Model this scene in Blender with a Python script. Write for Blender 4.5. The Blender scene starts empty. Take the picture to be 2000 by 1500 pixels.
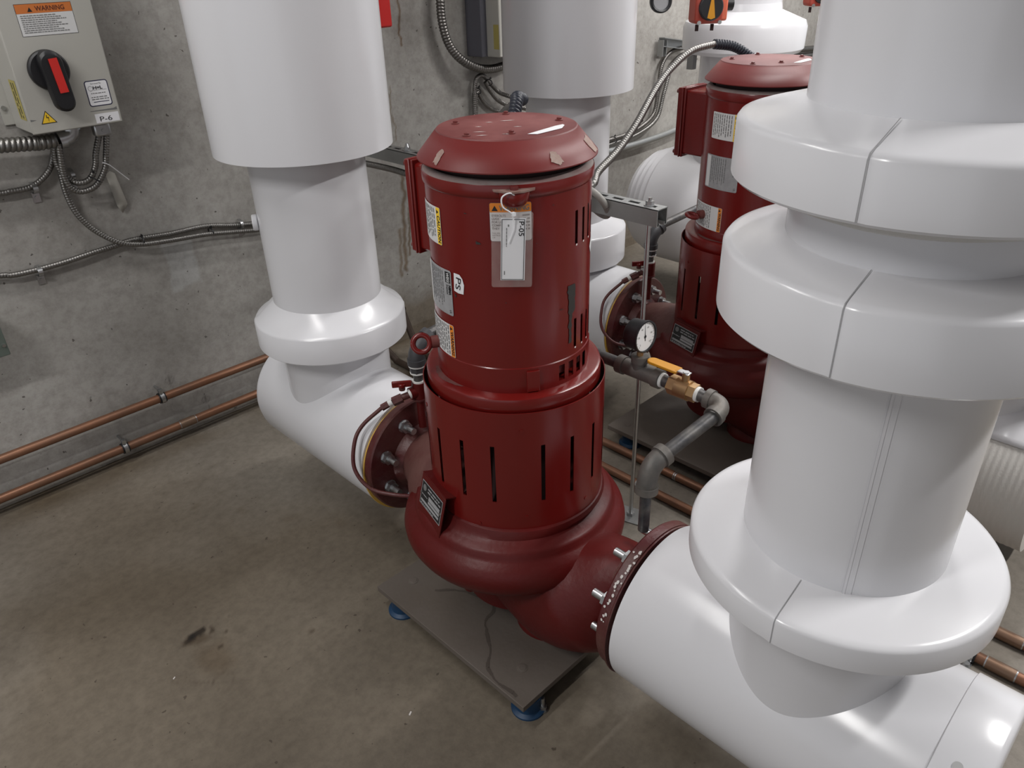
import bpy, bmesh, math, random
from math import sin, cos, pi, radians as R
from mathutils import Vector, Matrix, noise
random.seed(7)
SC = bpy.context.scene; COL = SC.collection
# ------------------------------------------------ camera, light, exposure
CH = 1.5                                    # lens height above the floor
PITCH, ROLL, YAW, FPX = R(29.55), R(1.85), R(45.9), 1490.0
_h = Vector((cos(YAW), sin(YAW), 0)); _rt = Vector((sin(YAW), -cos(YAW), 0)); _up = Vector((0, 0, 1))
_f = _h * cos(PITCH) - _up * sin(PITCH); _d = -(_up * cos(PITCH) + _h * sin(PITCH))
_r = _rt * cos(ROLL) + _d * sin(ROLL); _d = -_rt * sin(ROLL) + _d * cos(ROLL)
cam = bpy.data.cameras.new('camera'); cam.sensor_width = 36; cam.lens = FPX / 2000 * 36; cam.clip_start = .02
camo = bpy.data.objects.new('camera', cam); COL.objects.link(camo)
camo.matrix_world = Matrix.Translation((0, 0, CH)) @ Matrix((_r, -_d, -_f)).transposed().to_4x4()
SC.camera = camo
SC.view_settings.view_transform = 'Standard'; SC.view_settings.look = 'None'
SC.view_settings.gamma = 1; SC.view_settings.use_curve_mapping = False
SC.view_settings.exposure = 0.0
w = bpy.data.worlds.new('world'); SC.world = w; w.use_nodes = True
w.node_tree.nodes['Background'].inputs[0].default_value = (.86, .88, .92, 1)
w.node_tree.nodes['Background'].inputs[1].default_value = .8
LAMPS = [((-.05, 1.75, 2.95), 0, 1.25, 17), ((2.5, -1.0, 2.95), 0, 1.25, 84), ((-1.5, .9, 2.95), 0, 1.25, 46), ((2.75, 1.25, 2.95), 0, 1.25, 26), ((4.3, .55, 2.95), 0, 1.25, 60), ((4.3, 2.0, 2.95), 0, 1.25, 36)]  # leftmost strip light is unseen, added as fill for the left wall
for p, a, l, e in LAMPS:
    L = bpy.data.lights.new('lamp_light', 'AREA'); L.shape = 'RECTANGLE'; L.size = l; L.size_y = .12; L.energy = e
    L.color = (1, .985, .97)
    o = bpy.data.objects.new('lamp_light', L); COL.objects.link(o); o.location = (p[0], p[1], p[2] - .012); o.rotation_euler = (0, 0, a)

def ray(x, y):
    return _r * ((x - 1000) / FPX) + _d * ((y - 750) / FPX) + _f
def W(x, y, Y=2.52):                        # point on the wall plane that the photo shows at x, y
    d = ray(x, y); return Vector((0, 0, CH)) + d * (Y / d.y)
def XP(x, y, X):
    d = ray(x, y); return Vector((0, 0, CH)) + d * (X / d.x)

# ------------------------------------------------ materials
MT = {}
def mat(name, col, rough=.5, metal=0, noise_amt=0, nscale=8, col2=None, bump=0, bscale=60, spec=.5, coat=0, alpha=1, trans=0):
    if name in MT: return MT[name]
    m = bpy.data.materials.new(name); m.use_nodes = True; MT[name] = m
    nt = m.node_tree; b = nt.nodes['Principled BSDF']
    b.inputs['Base Color'].default_value = (*col, 1); b.inputs['Roughness'].default_value = rough
    b.inputs['Metallic'].default_value = metal; b.inputs['Specular IOR Level'].default_value = spec
    b.inputs['Coat Weight'].default_value = coat; b.inputs['Alpha'].default_value = alpha
    b.inputs['Transmission Weight'].default_value = trans
    if noise_amt or bump:
        tc = nt.nodes.new('ShaderNodeTexCoord')
    if noise_amt:
        n = nt.nodes.new('ShaderNodeTexNoise'); n.inputs['Scale'].default_value = nscale; n.inputs['Detail'].default_value = 8
        n.inputs['Roughness'].default_value = .65
        nt.links.new(tc.outputs['Object'], n.inputs['Vector'])
        cr = nt.nodes.new('ShaderNodeValToRGB'); cr.color_ramp.elements[0].position = .38; cr.color_ramp.elements[1].position = .72
        nt.links.new(n.outputs['Fac'], cr.inputs['Fac'])
        mx = nt.nodes.new('ShaderNodeMix'); mx.data_type = 'RGBA'
        c2 = col2 or tuple(c * .6 for c in col)
        mx.inputs[6].default_value = (*col, 1); mx.inputs[7].default_value = (*[a + (b_ - a) * noise_amt for a, b_ in zip(col, c2)], 1)
        nt.links.new(cr.outputs['Color'], mx.inputs[0]); nt.links.new(mx.outputs[2], b.inputs['Base Color'])
    if bump:
        n2 = nt.nodes.new('ShaderNodeTexNoise'); n2.inputs['Scale'].default_value = bscale; n2.inputs['Detail'].default_value = 4
        nt.links.new(tc.outputs['Object'], n2.inputs['Vector'])
        bp = nt.nodes.new('ShaderNodeBump'); bp.inputs['Strength'].default_value = bump; bp.inputs['Distance'].default_value = .004
        nt.links.new(n2.outputs['Fac'], bp.inputs['Height']); nt.links.new(bp.outputs['Normal'], b.inputs['Normal'])
    return m
def emis(name, col, s):
    m = bpy.data.materials.new(name); m.use_nodes = True; MT[name] = m
    b = m.node_tree.nodes['Principled BSDF']; b.inputs['Emission Color'].default_value = (*col, 1); b.inputs['Emission Strength'].default_value = s
    return m
RED = mat('motor_red_paint', (.140, .0068, .0055), .24, noise_amt=.35, nscale=5, col2=(.12, .011, .010), bump=.02, bscale=30, spec=.5)
HATC = mat('cover_red_paint', (.13, .0085, .0075), .46, noise_amt=.5, nscale=7, col2=(.12, .02, .018), bump=.03, spec=.4)
HATTOP = mat('dusty_cover_top', (.12, .016, .015), .5, noise_amt=.9, nscale=7, col2=(.23, .075, .07), bump=.05)
REDC = mat('cast_red_paint', (.088, .0055, .0052), .42, noise_amt=.5, nscale=9, col2=(.075, .013, .011), bump=.16, bscale=80, spec=.28)
REDD = mat('dusty_red_paint', (.12, .012, .011), .5, noise_amt=.9, nscale=11, col2=(.17, .06, .052), bump=.1)
REDF = mat('flange_red_paint', (.075, .009, .011), .45, noise_amt=.9, nscale=10, col2=(.115, .05, .04), bump=.3, bscale=90)
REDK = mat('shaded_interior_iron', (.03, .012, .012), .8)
PVC = mat('white_jacket', (.66, .66, .685), .22, noise_amt=.1, nscale=3, col2=(.62, .61, .61), spec=.5)
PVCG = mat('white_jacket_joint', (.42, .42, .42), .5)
SEAM = mat('seam_shadow_grey', (.3, .3, .31), .7)
CLOTH = mat('raw_glass_cloth', (.60, .59, .56), .85, noise_amt=.4, nscale=10, col2=(.62, .56, .52), bump=.2, bscale=240)
ZINC = mat('zinc_plated_steel', (.55, .56, .57), .32, 1, noise_amt=.4, nscale=30)
FLEX = mat('armoured_cable_steel', (.27, .262, .25), .42, 1, noise_amt=.4, nscale=12)
FLEXD = mat('dull_flexible_conduit', (.2, .19, .18), .4, 1)
STRUT = mat('galvanised_strut', (.36, .37, .37), .45, .7, noise_amt=.5, nscale=14, col2=(.28, .28, .27))
BLKPIPE = mat('black_iron_pipe', (.055, .055, .06), .45, .5, noise_amt=.9, nscale=28, col2=(.16, .15, .14), bump=.2)
FIT = mat('malleable_iron_fitting', (.11, .105, .1), .55, .4, noise_amt=.8, nscale=20, col2=(.17, .15, .13), bump=.3)
FITD = mat('dark_grey_fitting', (.06, .06, .065), .5, .2, noise_amt=.5, nscale=12)
TAPE = mat('white_thread_tape', (.7, .7, .68), .6)
BRASS = mat('brass', (.42, .27, .13), .38, .8, noise_amt=.7, nscale=20, col2=(.3, .2, .12))
YEL = mat('yellow_vinyl', (.52, .23, .01), .45)
YELL = mat('label_yellow', (.85, .55, .03), .5)
ORG = mat('label_orange', (.72, .22, .02), .5)
ORGD = mat('dull_label_orange', (.55, .16, .035), .5)
WHT = mat('label_white', (.62, .62, .62), .55)
WHT2 = mat('paper_white', (.76, .76, .78), .5)
GRYL = mat('label_grey', (.34, .34, .35), .5, noise_amt=.5, nscale=40)
BLK = mat('label_black', (.012, .012, .014), .5)
INK = mat('grey_print', (.16, .16, .16), .6)
NAVY = mat('navy_ink', (.02, .02, .06), .5)
RUB = mat('black_rubber', (.007, .007, .009), .45)
BOOT = mat('blue_black_boot', (.014, .017, .028), .4)
CU = mat('copper', (.28, .135, .08), .42, .65, noise_amt=.8, nscale=9, col2=(.19, .11, .075))
CUD = mat('weathered_copper', (.25, .15, .1), .42, .75, noise_amt=.8, nscale=12, col2=(.26, .2, .15))
GASK = mat('yellow_gasket', (.62, .38, .07), .7)
CLR = mat('clear_sleeve', (.6, .5, .48), .3, alpha=.26, noise_amt=.8, nscale=60, col2=(.85, .75, .7))
PUTTY = mat('bare_patch', (.34, .26, .225), .75, noise_amt=.8, nscale=60, col2=(.25, .13, .11))
BARE = mat('dark_bare_metal', (.03, .027, .025), .6)
STEELP = mat('base_plate_steel', (.125, .105, .09), .65, .05, noise_amt=.8, nscale=5, col2=(.1, .08, .063), bump=.15)
BLUE = mat('blue_pad_rubber', (.006, .04, .10), .5, noise_amt=.8, nscale=40)
BOXG = mat('grey_enclosure_paint', (.42, .41, .375), .4)
BOXD = mat('dark_enclosure', (.1, .1, .12), .5)
GREEN = mat('green_grey_paint', (.09, .11, .095), .5)
HRED = mat('red_handle', (.55, .02, .015), .4)
ACT = mat('actuator_red', (.36, .05, .03), .5)
ACTO = mat('actuator_orange', (.6, .13, .07), .5)
GLS = mat('gauge_face', (.8, .8, .8), .4)
FLAKE_GLINT = mat('flake_glint_white', (.62, .58, .56), .7)
LAMPM = emis('lamp_diffuser', (1, .97, .93), 6)
HOUS = mat('lamp_housing_white', (.8, .8, .8), .5)

# ------------------------------------------------ mesh helpers
class MB:
    """collects shapes for ONE mesh object, several materials allowed"""
    def __init__(s): s.v = []; s.f = []; s.m = []; s.mats = []; s.sm = []
    def mi(s, m):
        if m not in s.mats: s.mats.append(m)
        return s.mats.index(m)
    def add(s, vs, fs, m, smooth=True):
        n = len(s.v); k = s.mi(m); s.v += [Vector(v) for v in vs]
        for f in fs: s.f.append([i + n for i in f]); s.m.append(k); s.sm.append(smooth)
    def build(s, name, parent=None, bevel=0, solid=0, loc=None):
        me = bpy.data.meshes.new(name)
        off = Vector(loc) if loc is not None else Vector((0, 0, 0))
        me.from_pydata([v - off for v in s.v], [], s.f)
        for m in s.mats: me.materials.append(m)
        me.polygons.foreach_set('material_index', s.m); me.polygons.foreach_set('use_smooth', s.sm)
        me.update()
        if not solid:
            bm = bmesh.new(); bm.from_mesh(me); bmesh.ops.recalc_face_normals(bm, faces=bm.faces); bm.to_mesh(me); bm.free()
        try: me.set_sharp_from_angle(angle=R(38))
        except Exception: pass
        o = bpy.data.objects.new(name, me); COL.objects.link(o)
        if parent is not None: o.parent = parent
        if loc is not None: o.location = off
        if solid:
            md = o.modifiers.new('thickness', 'SOLIDIFY'); md.thickness = solid; md.offset = -1
        if bevel:
            md = o.modifiers.new('bevel', 'BEVEL'); md.width = bevel; md.segments = 2; md.limit_method = 'ANGLE'; md.angle_limit = R(40)
        return o
def frame(d):
    d = Vector(d).normalized(); a = Vector((0, 0, 1)) if abs(d.z) < .9 else Vector((1, 0, 0))
    u = d.cross(a).normalized(); v = d.cross(u).normalized(); return u, v, d
def box(mb, c, s, m, rz=0, axes=None):
    c = Vector(c)
    if axes is None: axes = (Vector((cos(rz), sin(rz), 0)), Vector((-sin(rz), cos(rz), 0)), Vector((0, 0, 1)))
    vs = [c + axes[0] * (i * s[0] / 2) + axes[1] * (j * s[1] / 2) + axes[2] * (k * s[2] / 2) for i in (-1, 1) for j in (-1, 1) for k in (-1, 1)]
    mb.add(vs, [(0, 1, 3, 2), (4, 6, 7, 5), (0, 4, 5, 1), (2, 3, 7, 6), (0, 2, 6, 4), (1, 5, 7, 3)], m, False)
def lathe(mb, c, prof, m, axis=(0, 0, 1), n=64, rs=None, cap=True, sx=1):
    """prof: (radius, height) along axis"""
    u, v, d = frame(axis); c = Vector(c)
    if tuple(axis) == (0, 0, 1): u, v = Vector((1, 0, 0)), Vector((0, 1, 0))
    vs = []
    for r, h in prof:
        for i in range(n):
            a = 2 * pi * i / n; k = rs(a, h) if rs else 1
            vs.append(c + u * (r * k * cos(a)) + v * (r * k * sin(a)) + d * h)
    fs = [(j * n + i, j * n + (i + 1) % n, (j + 1) * n + (i + 1) % n, (j + 1) * n + i) for j in range(len(prof) - 1) for i in range(n)]
    if cap:
        if prof[0][0] > 1e-5: fs.append(tuple(range(n))[::-1])
        if prof[-1][0] > 1e-5: fs.append(tuple(range((len(prof) - 1) * n, len(prof) * n)))
    mb.add(vs, fs, m)
def cyl(mb, a, b, r, m, n=20, r2=None):
    a = Vector(a); b = Vector(b); L = (b - a).length
    lathe(mb, a, [(r, 0), (r2 if r2 is not None else r, L)], m, axis=tuple((b - a).normalized()), n=n)
def hexa(mb, a, b, r, m): cyl(mb, a, b, r, m, n=6)
def smooth_path(pts, step=.01, closed=False):
    P = [Vector(p) for p in pts]; out = []
    for i in range(len(P) - 1):
        p0 = P[i - 1] if i else P[0] * 2 - P[1]; p1, p2 = P[i], P[i + 1]; p3 = P[i + 2] if i + 2 < len(P) else P[-1] * 2 - P[-2]
        n = max(2, int((p2 - p1).length / step))
        for k in range(n):
            t = k / n
            out.append(.5 * ((2 * p1) + (p2 - p0) * t + (2 * p0 - 5 * p1 + 4 * p2 - p3) * t * t + (3 * p1 - p0 - 3 * p2 + p3) * t ** 3))
    out.append(P[-1]); return out
def tube(mb, pts, r, m, n=12, rf=None, caps=True, flat=None):
    P = [Vector(p) for p in pts]; vs = []; u = None; s = 0
    for i, p in enumerate(P):
        d = (P[min(i + 1, len(P) - 1)] - P[max(i - 1, 0)]).normalized()
        if u is None: u = frame(d)[0]
        u = (u - d * u.dot(d)).normalized(); v = d.cross(u)
        if i: s += (p - P[i - 1]).length
        for k in range(n):
            a = 2 * pi * k / n; rr = rf(s, a) if rf else r
            vs.append(p + u * (rr * cos(a)) + v * (rr * sin(a)))
    L = len(P)
    fs = [(j * n + i, j * n + (i + 1) % n, (j + 1) * n + (i + 1) % n, (j + 1) * n + i) for j in range(L - 1) for i in range(n)]
    if caps: fs += [tuple(range(n))[::-1], tuple(range((L - 1) * n, L * n))]
    mb.add(vs, fs, m)
def flexi(mb, pts, r, m, pitch=.006, depth=.12, n=10):
    P = smooth_path(pts, .004); st = pitch / 6; out = [P[0]]; need = st
    for a, b in zip(P, P[1:]):
        L = (b - a).length; t = need
        while t <= L: out.append(a.lerp(b, t / L)); t += st
        need = t - L
    tube(mb, out, r, m, n=n, rf=lambda s, a: r * (1 - depth + depth * abs(sin(pi * s / pitch + a / 2)) ** .8))
def torus(mb, c, R0, r, m, axis=(0, 0, 1), n=32, k=10, a0=0, a1=2 * pi, sx=1):
    u, v, d = frame(axis)
    N = n; pts = [Vector(c) + u * (R0 * cos(a0 + (a1 - a0) * i / N)) + v * (R0 * sx * sin(a0 + (a1 - a0) * i / N)) for i in range(N + 1)]
    tube(mb, pts, r, m, n=k)
def sock(mb, a, b, r, m):                    # band collar of a fitting
    cyl(mb, a, b, r, m, 24)

def empty(name, loc, label=None, cat=None, group=None):
    o = bpy.data.objects.new(name, None); COL.objects.link(o); o.location = loc; o.empty_display_size = .05
    return tag(o, label, cat, group)
def tag(o, label=None, cat=None, group=None, kind=None):
    if label: o['label'] = label
    if cat: o['category'] = cat
    if group: o['group'] = group
    if kind: o['kind'] = kind
    return o
def rough(pts, amp, seed=1, n=5):
    rg = random.Random(seed); out = []
    for i in range(len(pts)):
        a, b = pts[i], pts[(i + 1) % len(pts)]
        for k in range(n): out.append((a[0] + (b[0] - a[0]) * k / n + rg.uniform(-amp, amp), a[1] + (b[1] - a[1]) * k / n + rg.uniform(-amp, amp)))
    return out
def lab(o, t): o['label'] = t; return o

_tc = {}
def text_geo(s, size, bold=0):
    k = (s, size, bold)
    if k in _tc: return _tc[k]
    c = bpy.data.curves.new('t', 'FONT'); c.body = s; c.size = size; c.offset = bold; c.resolution_u = 3
    o = bpy.data.objects.new('t', c); COL.objects.link(o); bpy.context.view_layer.update()
    me = o.evaluated_get(bpy.context.evaluated_depsgraph_get()).to_mesh()
    vs = [v.co.copy() for v in me.vertices]; fs = [tuple(p.vertices) for p in me.polygons]
    o.evaluated_get(bpy.context.evaluated_depsgraph_get()).to_mesh_clear()
    bpy.data.objects.remove(o); bpy.data.curves.remove(c)
    w_ = max([v.x for v in vs] or [0]); _tc[k] = (vs, fs, w_); return _tc[k]
class Decal:
    """flat label art in (u, v) metres, u right, v up; fn maps (u, v, lift) to 3D"""
    def __init__(s, fn): s.mb = MB(); s.fn = fn; s.k = 0
    def poly(s, pts, m, lv=1):
        s.mb.add([s.fn(u, v, lv * .0003) for u, v in pts], [tuple(range(len(pts)))], m, False)
    def rect(s, u0, v0, u1, v1, m, lv=1, nu=None):
        nu = nu or max(1, int(abs(u1 - u0) / .008)); vs = []
        for i in range(nu + 1):
            u = u0 + (u1 - u0) * i / nu; vs += [s.fn(u, v0, lv * .0003), s.fn(u, v1, lv * .0003)]
        s.mb.add(vs, [(2 * i, 2 * i + 2, 2 * i + 3, 2 * i + 1) for i in range(nu)], m, False)
    def text(s, t, u, v, size, m, lv=3, rot=0, bold=.0, width=None):
        vs, fs, w_ = text_geo(t, size, bold); k = (width / w_) if width and w_ else 1
        c, q = cos(rot), sin(rot)
        s.mb.add([s.fn(u + p.x * k * c - p.y * q, v + p.x * k * q + p.y * c, lv * .0003) for p in vs], fs, m, False)
    def lines(s, u0, u1, v, h, m, lv=3, vert=False, seed=1):
        """a row of word-length dashes"""
        rg = random.Random(seed); a = u0
        while a < u1 - h:
            l = min(h * rg.uniform(1.5, 5.5), u1 - a)
            if vert: s.rect(v, -a, v + h, -(a + l), m, lv, 1)
            else: s.rect(a, v, a + l, v + h, m, lv, 1)
            a += l + h * .8
    def tri(s, u, v, size, m, lv=3, rot=0):
        pts = [(-.5, 0), (.5, 0), (0, .87)]; c, q = cos(rot), sin(rot)
        s.poly([(u + size * (a * c - b * q), v + size * (a * q + b * c)) for a, b in pts], m, lv)
    def build(s, name, parent): return s.mb.build(name, parent)
def rrect(d, u0, v0, u1, v1, r, m, lv):
    d.rect(u0 + r, v0, u1 - r, v1, m, lv); d.rect(u0, v0 + r, u0 + r, v1 - r, m, lv); d.rect(u1 - r, v0 + r, u1, v1 - r, m, lv)
    for cu, cv, a0 in ((u0 + r, v0 + r, pi), (u1 - r, v0 + r, 1.5 * pi), (u1 - r, v1 - r, 0), (u0 + r, v1 - r, .5 * pi)):
        d.poly([(cu, cv)] + [(cu + r * cos(a0 + pi / 2 * i / 5), cv + r * sin(a0 + pi / 2 * i / 5)) for i in range(6)], m, lv)
def on_cyl(c, r, az0, z0):
    return lambda u, v, l: Vector((c[0] + (r + .0008 + l) * cos(R(az0) + u / r), c[1] + (r + .0008 + l) * sin(R(az0) + u / r), z0 + v))

# ------------------------------------------------ room
def concrete(name, a, b, c, rough=.8, attr=False, spec=.4):
    m = bpy.data.materials.new(name); m.use_nodes = True; nt = m.node_tree; N = nt.nodes; L = nt.links
    bs = N['Principled BSDF']; tc = N.new('ShaderNodeTexCoord')
    n1 = N.new('ShaderNodeTexNoise'); n1.inputs['Scale'].default_value = 2.2; n1.inputs['Detail'].default_value = 9; n1.inputs['Roughness'].default_value = .6
    n2 = N.new('ShaderNodeTexNoise'); n2.inputs['Scale'].default_value = 38; n2.inputs['Detail'].default_value = 6; n2.inputs['Roughness'].default_value = .7
    L.new(tc.outputs['Object'], n1.inputs['Vector']); L.new(tc.outputs['Object'], n2.inputs['Vector'])
    cr = N.new('ShaderNodeValToRGB'); cr.color_ramp.elements[0].position = .3; cr.color_ramp.elements[1].position = .72
    cr.color_ramp.elements[0].color = (*a, 1); cr.color_ramp.elements[1].color = (*b, 1)
    L.new(n1.outputs['Fac'], cr.inputs['Fac'])
    mx = N.new('ShaderNodeMix'); mx.data_type = 'RGBA'; mx.blend_type = 'MULTIPLY'; mx.inputs[0].default_value = .55
    cr2 = N.new('ShaderNodeValToRGB'); cr2.color_ramp.elements[0].position = .3; cr2.color_ramp.elements[1].position = .6
    cr2.color_ramp.elements[0].color = (.52, .5, .48, 1); cr2.color_ramp.elements[1].color = (1, 1, 1, 1)
    L.new(n2.outputs['Fac'], cr2.inputs['Fac']); L.new(cr.outputs[0], mx.inputs[6]); L.new(cr2.outputs[0], mx.inputs[7])
    # small air holes
    vo = N.new('ShaderNodeTexVoronoi'); vo.inputs['Scale'].default_value = 26; vo.inputs['Randomness'].default_value = 1
    ns = N.new('ShaderNodeTexNoise'); ns.inputs['Scale'].default_value = 14; L.new(tc.outputs['Object'], ns.inputs['Vector'])
    mp = N.new('ShaderNodeMath'); mp.operation = 'MULTIPLY_ADD'; mp.inputs[1].default_value = -.34; mp.inputs[2].default_value = .235
    L.new(ns.outputs['Fac'], mp.inputs[0])
    nd_ = N.new('ShaderNodeTexNoise'); nd_.inputs['Scale'].default_value = 55; nd_.inputs['Detail'].default_value = 3; L.new(tc.outputs['Object'], nd_.inputs['Vector'])
    va = N.new('ShaderNodeVectorMath'); va.operation = 'MULTIPLY_ADD'; va.inputs[1].default_value = (.03, .03, .03); L.new(nd_.outputs['Color'], va.inputs[0]); L.new(tc.outputs['Object'], va.inputs[2])
    L.new(va.outputs[0], vo.inputs['Vector'])
    lt = N.new('ShaderNodeMath'); lt.operation = 'LESS_THAN'; L.new(vo.outputs['Distance'], lt.inputs[0]); L.new(mp.outputs[0], lt.inputs[1])
    mx2 = N.new('ShaderNodeMix'); mx2.data_type = 'RGBA'; mx2.inputs[7].default_value = (*c, 1)
    L.new(lt.outputs[0], mx2.inputs[0]); L.new(mx.outputs[2], mx2.inputs[6])
    out = mx2.outputs[2]
    if attr:
        at = N.new('ShaderNodeAttribute'); at.attribute_name = 'stain'  # real stains plus painted shade and brightening
        mx3 = N.new('ShaderNodeMix'); mx3.data_type = 'RGBA'; mx3.blend_type = 'MULTIPLY'; mx3.inputs[0].default_value = 1
        L.new(out, mx3.inputs[6]); L.new(at.outputs['Color'], mx3.inputs[7]); out = mx3.outputs[2]
    L.new(out, bs.inputs['Base Color']); bs.inputs['Roughness'].default_value = rough; bs.inputs['Specular IOR Level'].default_value = spec
    bp = N.new('ShaderNodeBump'); bp.inputs['Strength'].default_value = .25; bp.inputs['Distance'].default_value = .004
    L.new(n2.outputs['Fac'], bp.inputs['Height']); L.new(bp.outputs['Normal'], bs.inputs['Normal'])
    return m
CONW = concrete('wall_concrete', (.30, .285, .265), (.44, .428, .405), (.12, .11, .10), attr=True)
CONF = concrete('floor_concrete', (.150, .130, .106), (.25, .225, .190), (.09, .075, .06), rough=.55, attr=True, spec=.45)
CONP = concrete('plain_concrete', (.22, .21, .2), (.3, .29, .28), (.1, .1, .1))
def seg(p, a, b):
    ab = (b[0] - a[0], b[1] - a[1]); t = ((p[0] - a[0]) * ab[0] + (p[1] - a[1]) * ab[1]) / (ab[0] ** 2 + ab[1] ** 2 + 1e-9)
    t = min(1, max(0, t)); return math.hypot(p[0] - a[0] - ab[0] * t, p[1] - a[1] - ab[1] * t), t
def grid(name, xs, ys, fn, m, stain_light):
    nx, ny = len(xs), len(ys)
    vs = [fn(x, y) for y in ys for x in xs]
    fs = [(j * nx + i, j * nx + i + 1, (j + 1) * nx + i + 1, (j + 1) * nx + i) for j in range(ny - 1) for i in range(nx - 1)]
    me = bpy.data.meshes.new(name); me.from_pydata(vs, [], fs); me.materials.append(m)
    ca = me.color_attributes.new('stain', 'FLOAT_COLOR', 'POINT'); buf = []  # holds real stains plus shade and brightening painted into the colour
    for y in ys:
        for x in xs:
            c = stain_light(x, y); buf += [c[0], c[1], c[2], 1]
    ca.data.foreach_set('color', buf)
    o = bpy.data.objects.new(name, me); COL.objects.link(o); tag(o, kind='structure'); return o
def rng(a, b, s):
    n = int(round((b - a) / s)); return [a + (b - a) * i / n for i in range(n + 1)]
def mul(c, k, f): return [c[i] * (1 + (k[i] - 1) * f) for i in range(3)]
def wob(x, y, s, a): return a * noise.noise((x * s, y * s, 3.1)), a * noise.noise((x * s, y * s, 9.7))
def floor_stain_shade(x, y):
    c = [1, 1, 1]; dx, dy = wob(x, y, 14, .03); X, Y = x + dx, y + dy
    def blob(cx, cy, rx, ry, k, soft=.5, ang=0):
        nonlocal c
        a, b = X - cx, Y - cy; a, b = a * cos(ang) + b * sin(ang), -a * sin(ang) + b * cos(ang)
        d = math.hypot(a / rx, b / ry); f = max(0, min(1, (1 - d) / soft)); c = mul(c, k, f)
    if x < 1.2 and .7 < y < 2.4:
        blob(.375, 1.597, .036, .013, (.16, .13, .1), .22, .2); blob(.355, 1.585, .018, .024, (.3, .25, .2), .35); blob(.37, 1.575, .03, .03, (.6, .54, .47), .4)
        for a, b, r in ((.408, 1.578, .008), (.421, 1.54, .012), (.404, 1.497, .010), (.474, 1.578, .007), (.418, 1.59, .009)): blob(a, b, r, r * .8, (.38, .33, .28), .35)
        blob(.375, 1.47, .06, .09, (.8, .74, .67), .6)
        # ring mark
        d = math.hypot(x + dx * .3 - .36, y + dy * .3 - 1.39); f = max(0, 1 - abs(d - .025) / .004) * .5; c = mul(c, (.5, .45, .4), f)
        d, t = seg((x + dx * .7, y + dy * .7), (.27, 1.47), (.34, 1.40)); c = mul(c, (.55, .5, .45), max(0, 1 - d / .005) * .6)
        blob(.601, 1.367, .02, .014, (.6, .55, .5), .5)
        for i in range(5): blob(.62 + .09 * i, 2.1 - .14 * i, .03, .02, (.85, .82, .78), .8, 1.0)
    f = max(0, min(1, (1.15 - math.hypot((x - .35) / .95, (y - 1.05) / .95) + .45 * noise.noise((x * 2.2, y * 2.2, 8)) + .12 * noise.noise((x * 9, y * 9, 2))) / .45)); c = mul(c, (.78, .73, .66), f)  # brown dirt, with the front floor's shade put into the same tint
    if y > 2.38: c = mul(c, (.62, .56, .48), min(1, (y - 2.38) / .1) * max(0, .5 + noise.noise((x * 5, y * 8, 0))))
    if 1.35 < x < 3.2 and 1.6 < y < 2.5:
        blob(1.75, 2.2, .3, .2, (.55, .47, .38), .6); blob(1.55, 2.25, .12, .06, (.5, .42, .35), .5)
    f = max(0, noise.noise((x * 1.3, y * 1.3, 5.0)) - .05) * 1.2; c = mul(c, (.78, .72, .64), min(1, f))
    return c
def wall_stain_light(x, z):
    c = [1, 1, 1]; dx = .018 * noise.noise((x * 4, z * 14, 1)) + .008 * noise.noise((x * 20, z * 50, 2))
    if 1.6 < x < 2.2:
        for a, b, wd, k in (((1.93, 1.5), (1.935, 1.2), .006, (.45, .28, .15)), ((1.875, .72), (1.85, .32), .013, (.5, .38, .27)),
                            ((1.90, .6), (1.875, .38), .008, (.45, .33, .22)), ((1.86, 1.06), (1.86, .86), .004, (.6, .5, .4)), ((1.84, .5), (1.82, .3), .01, (.6, .5, .4))):
            d, t = seg((x + dx, z), a, b); c = mul(c, k, max(0, 1 - d / wd) ** .6)
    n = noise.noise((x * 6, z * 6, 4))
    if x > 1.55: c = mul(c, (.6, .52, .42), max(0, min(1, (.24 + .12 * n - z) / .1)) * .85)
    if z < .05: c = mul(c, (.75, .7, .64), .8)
    # pale touched-up patch and pencil rings
    if .84 < x < 1.0 and .5 < z < .7:
        e = max(abs(x - .925) / .05, abs(z - .61) / .08) + .25 * noise.noise((x * 20, z * 20, 0)); c = mul(c, (1.18, 1.22, 1.27), max(0, min(1, (1.05 - e) / .15)))
    if x > 2.9: c = mul(c, (1.12, 1.12, 1.12), min(1, (x - 2.9) / .3))  # wall colour brightened rightwards to stand in for nearby lamplight
    for cx, cz in MARKS:
        if abs(x - cx) < .03 and abs(z - cz) < .04:
            d = math.hypot(x - cx, z - cz); e = max(max(0, 1 - abs(d - .014) / .0035) * .5, max(0, 1 - abs(x - cx + .1 * (z - cz)) / .0025) * .8, max(0, 1 - d / .018) * .25)
            c = mul(c, (.3, .3, .3), e)
    return c
MARKS = []
for px, py in ((331, 743), (402, 780)):
    q = W(px, py, 2.54); MARKS.append((q.x, q.z))
xs = rng(-5, 0, .25)[:-1] + rng(0, 1.3, .0075)[:-1] + rng(1.3, 2.5, .012)[:-1] + rng(2.5, 9, .1)
grid('floor', xs, rng(-2.6, -.5, .5)[:-1] + rng(-.5, 2.56, .009), lambda x, y: (x, y, 0), CONF, floor_stain_shade)
xw = rng(-5, 0, .5)[:-1] + rng(0, 2.2, .005)[:-1] + rng(2.2, 9, .05)
grid('wall_back', xw, rng(0, 1.5, .006)[:-1] + rng(1.5, 3.4, .1), lambda x, z: (x, 2.54, z), CONW, wall_stain_light)
def slab(name, vs):
    mb = MB(); mb.add(vs, [(0, 1, 2, 3)], CONP, False); return tag(mb.build(name), kind='structure')
slab('wall_front', [(-2.2, -2.6, 0), (9, -2.6, 0), (9, -2.6, 3.4), (-2.2, -2.6, 3.4)])
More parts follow.
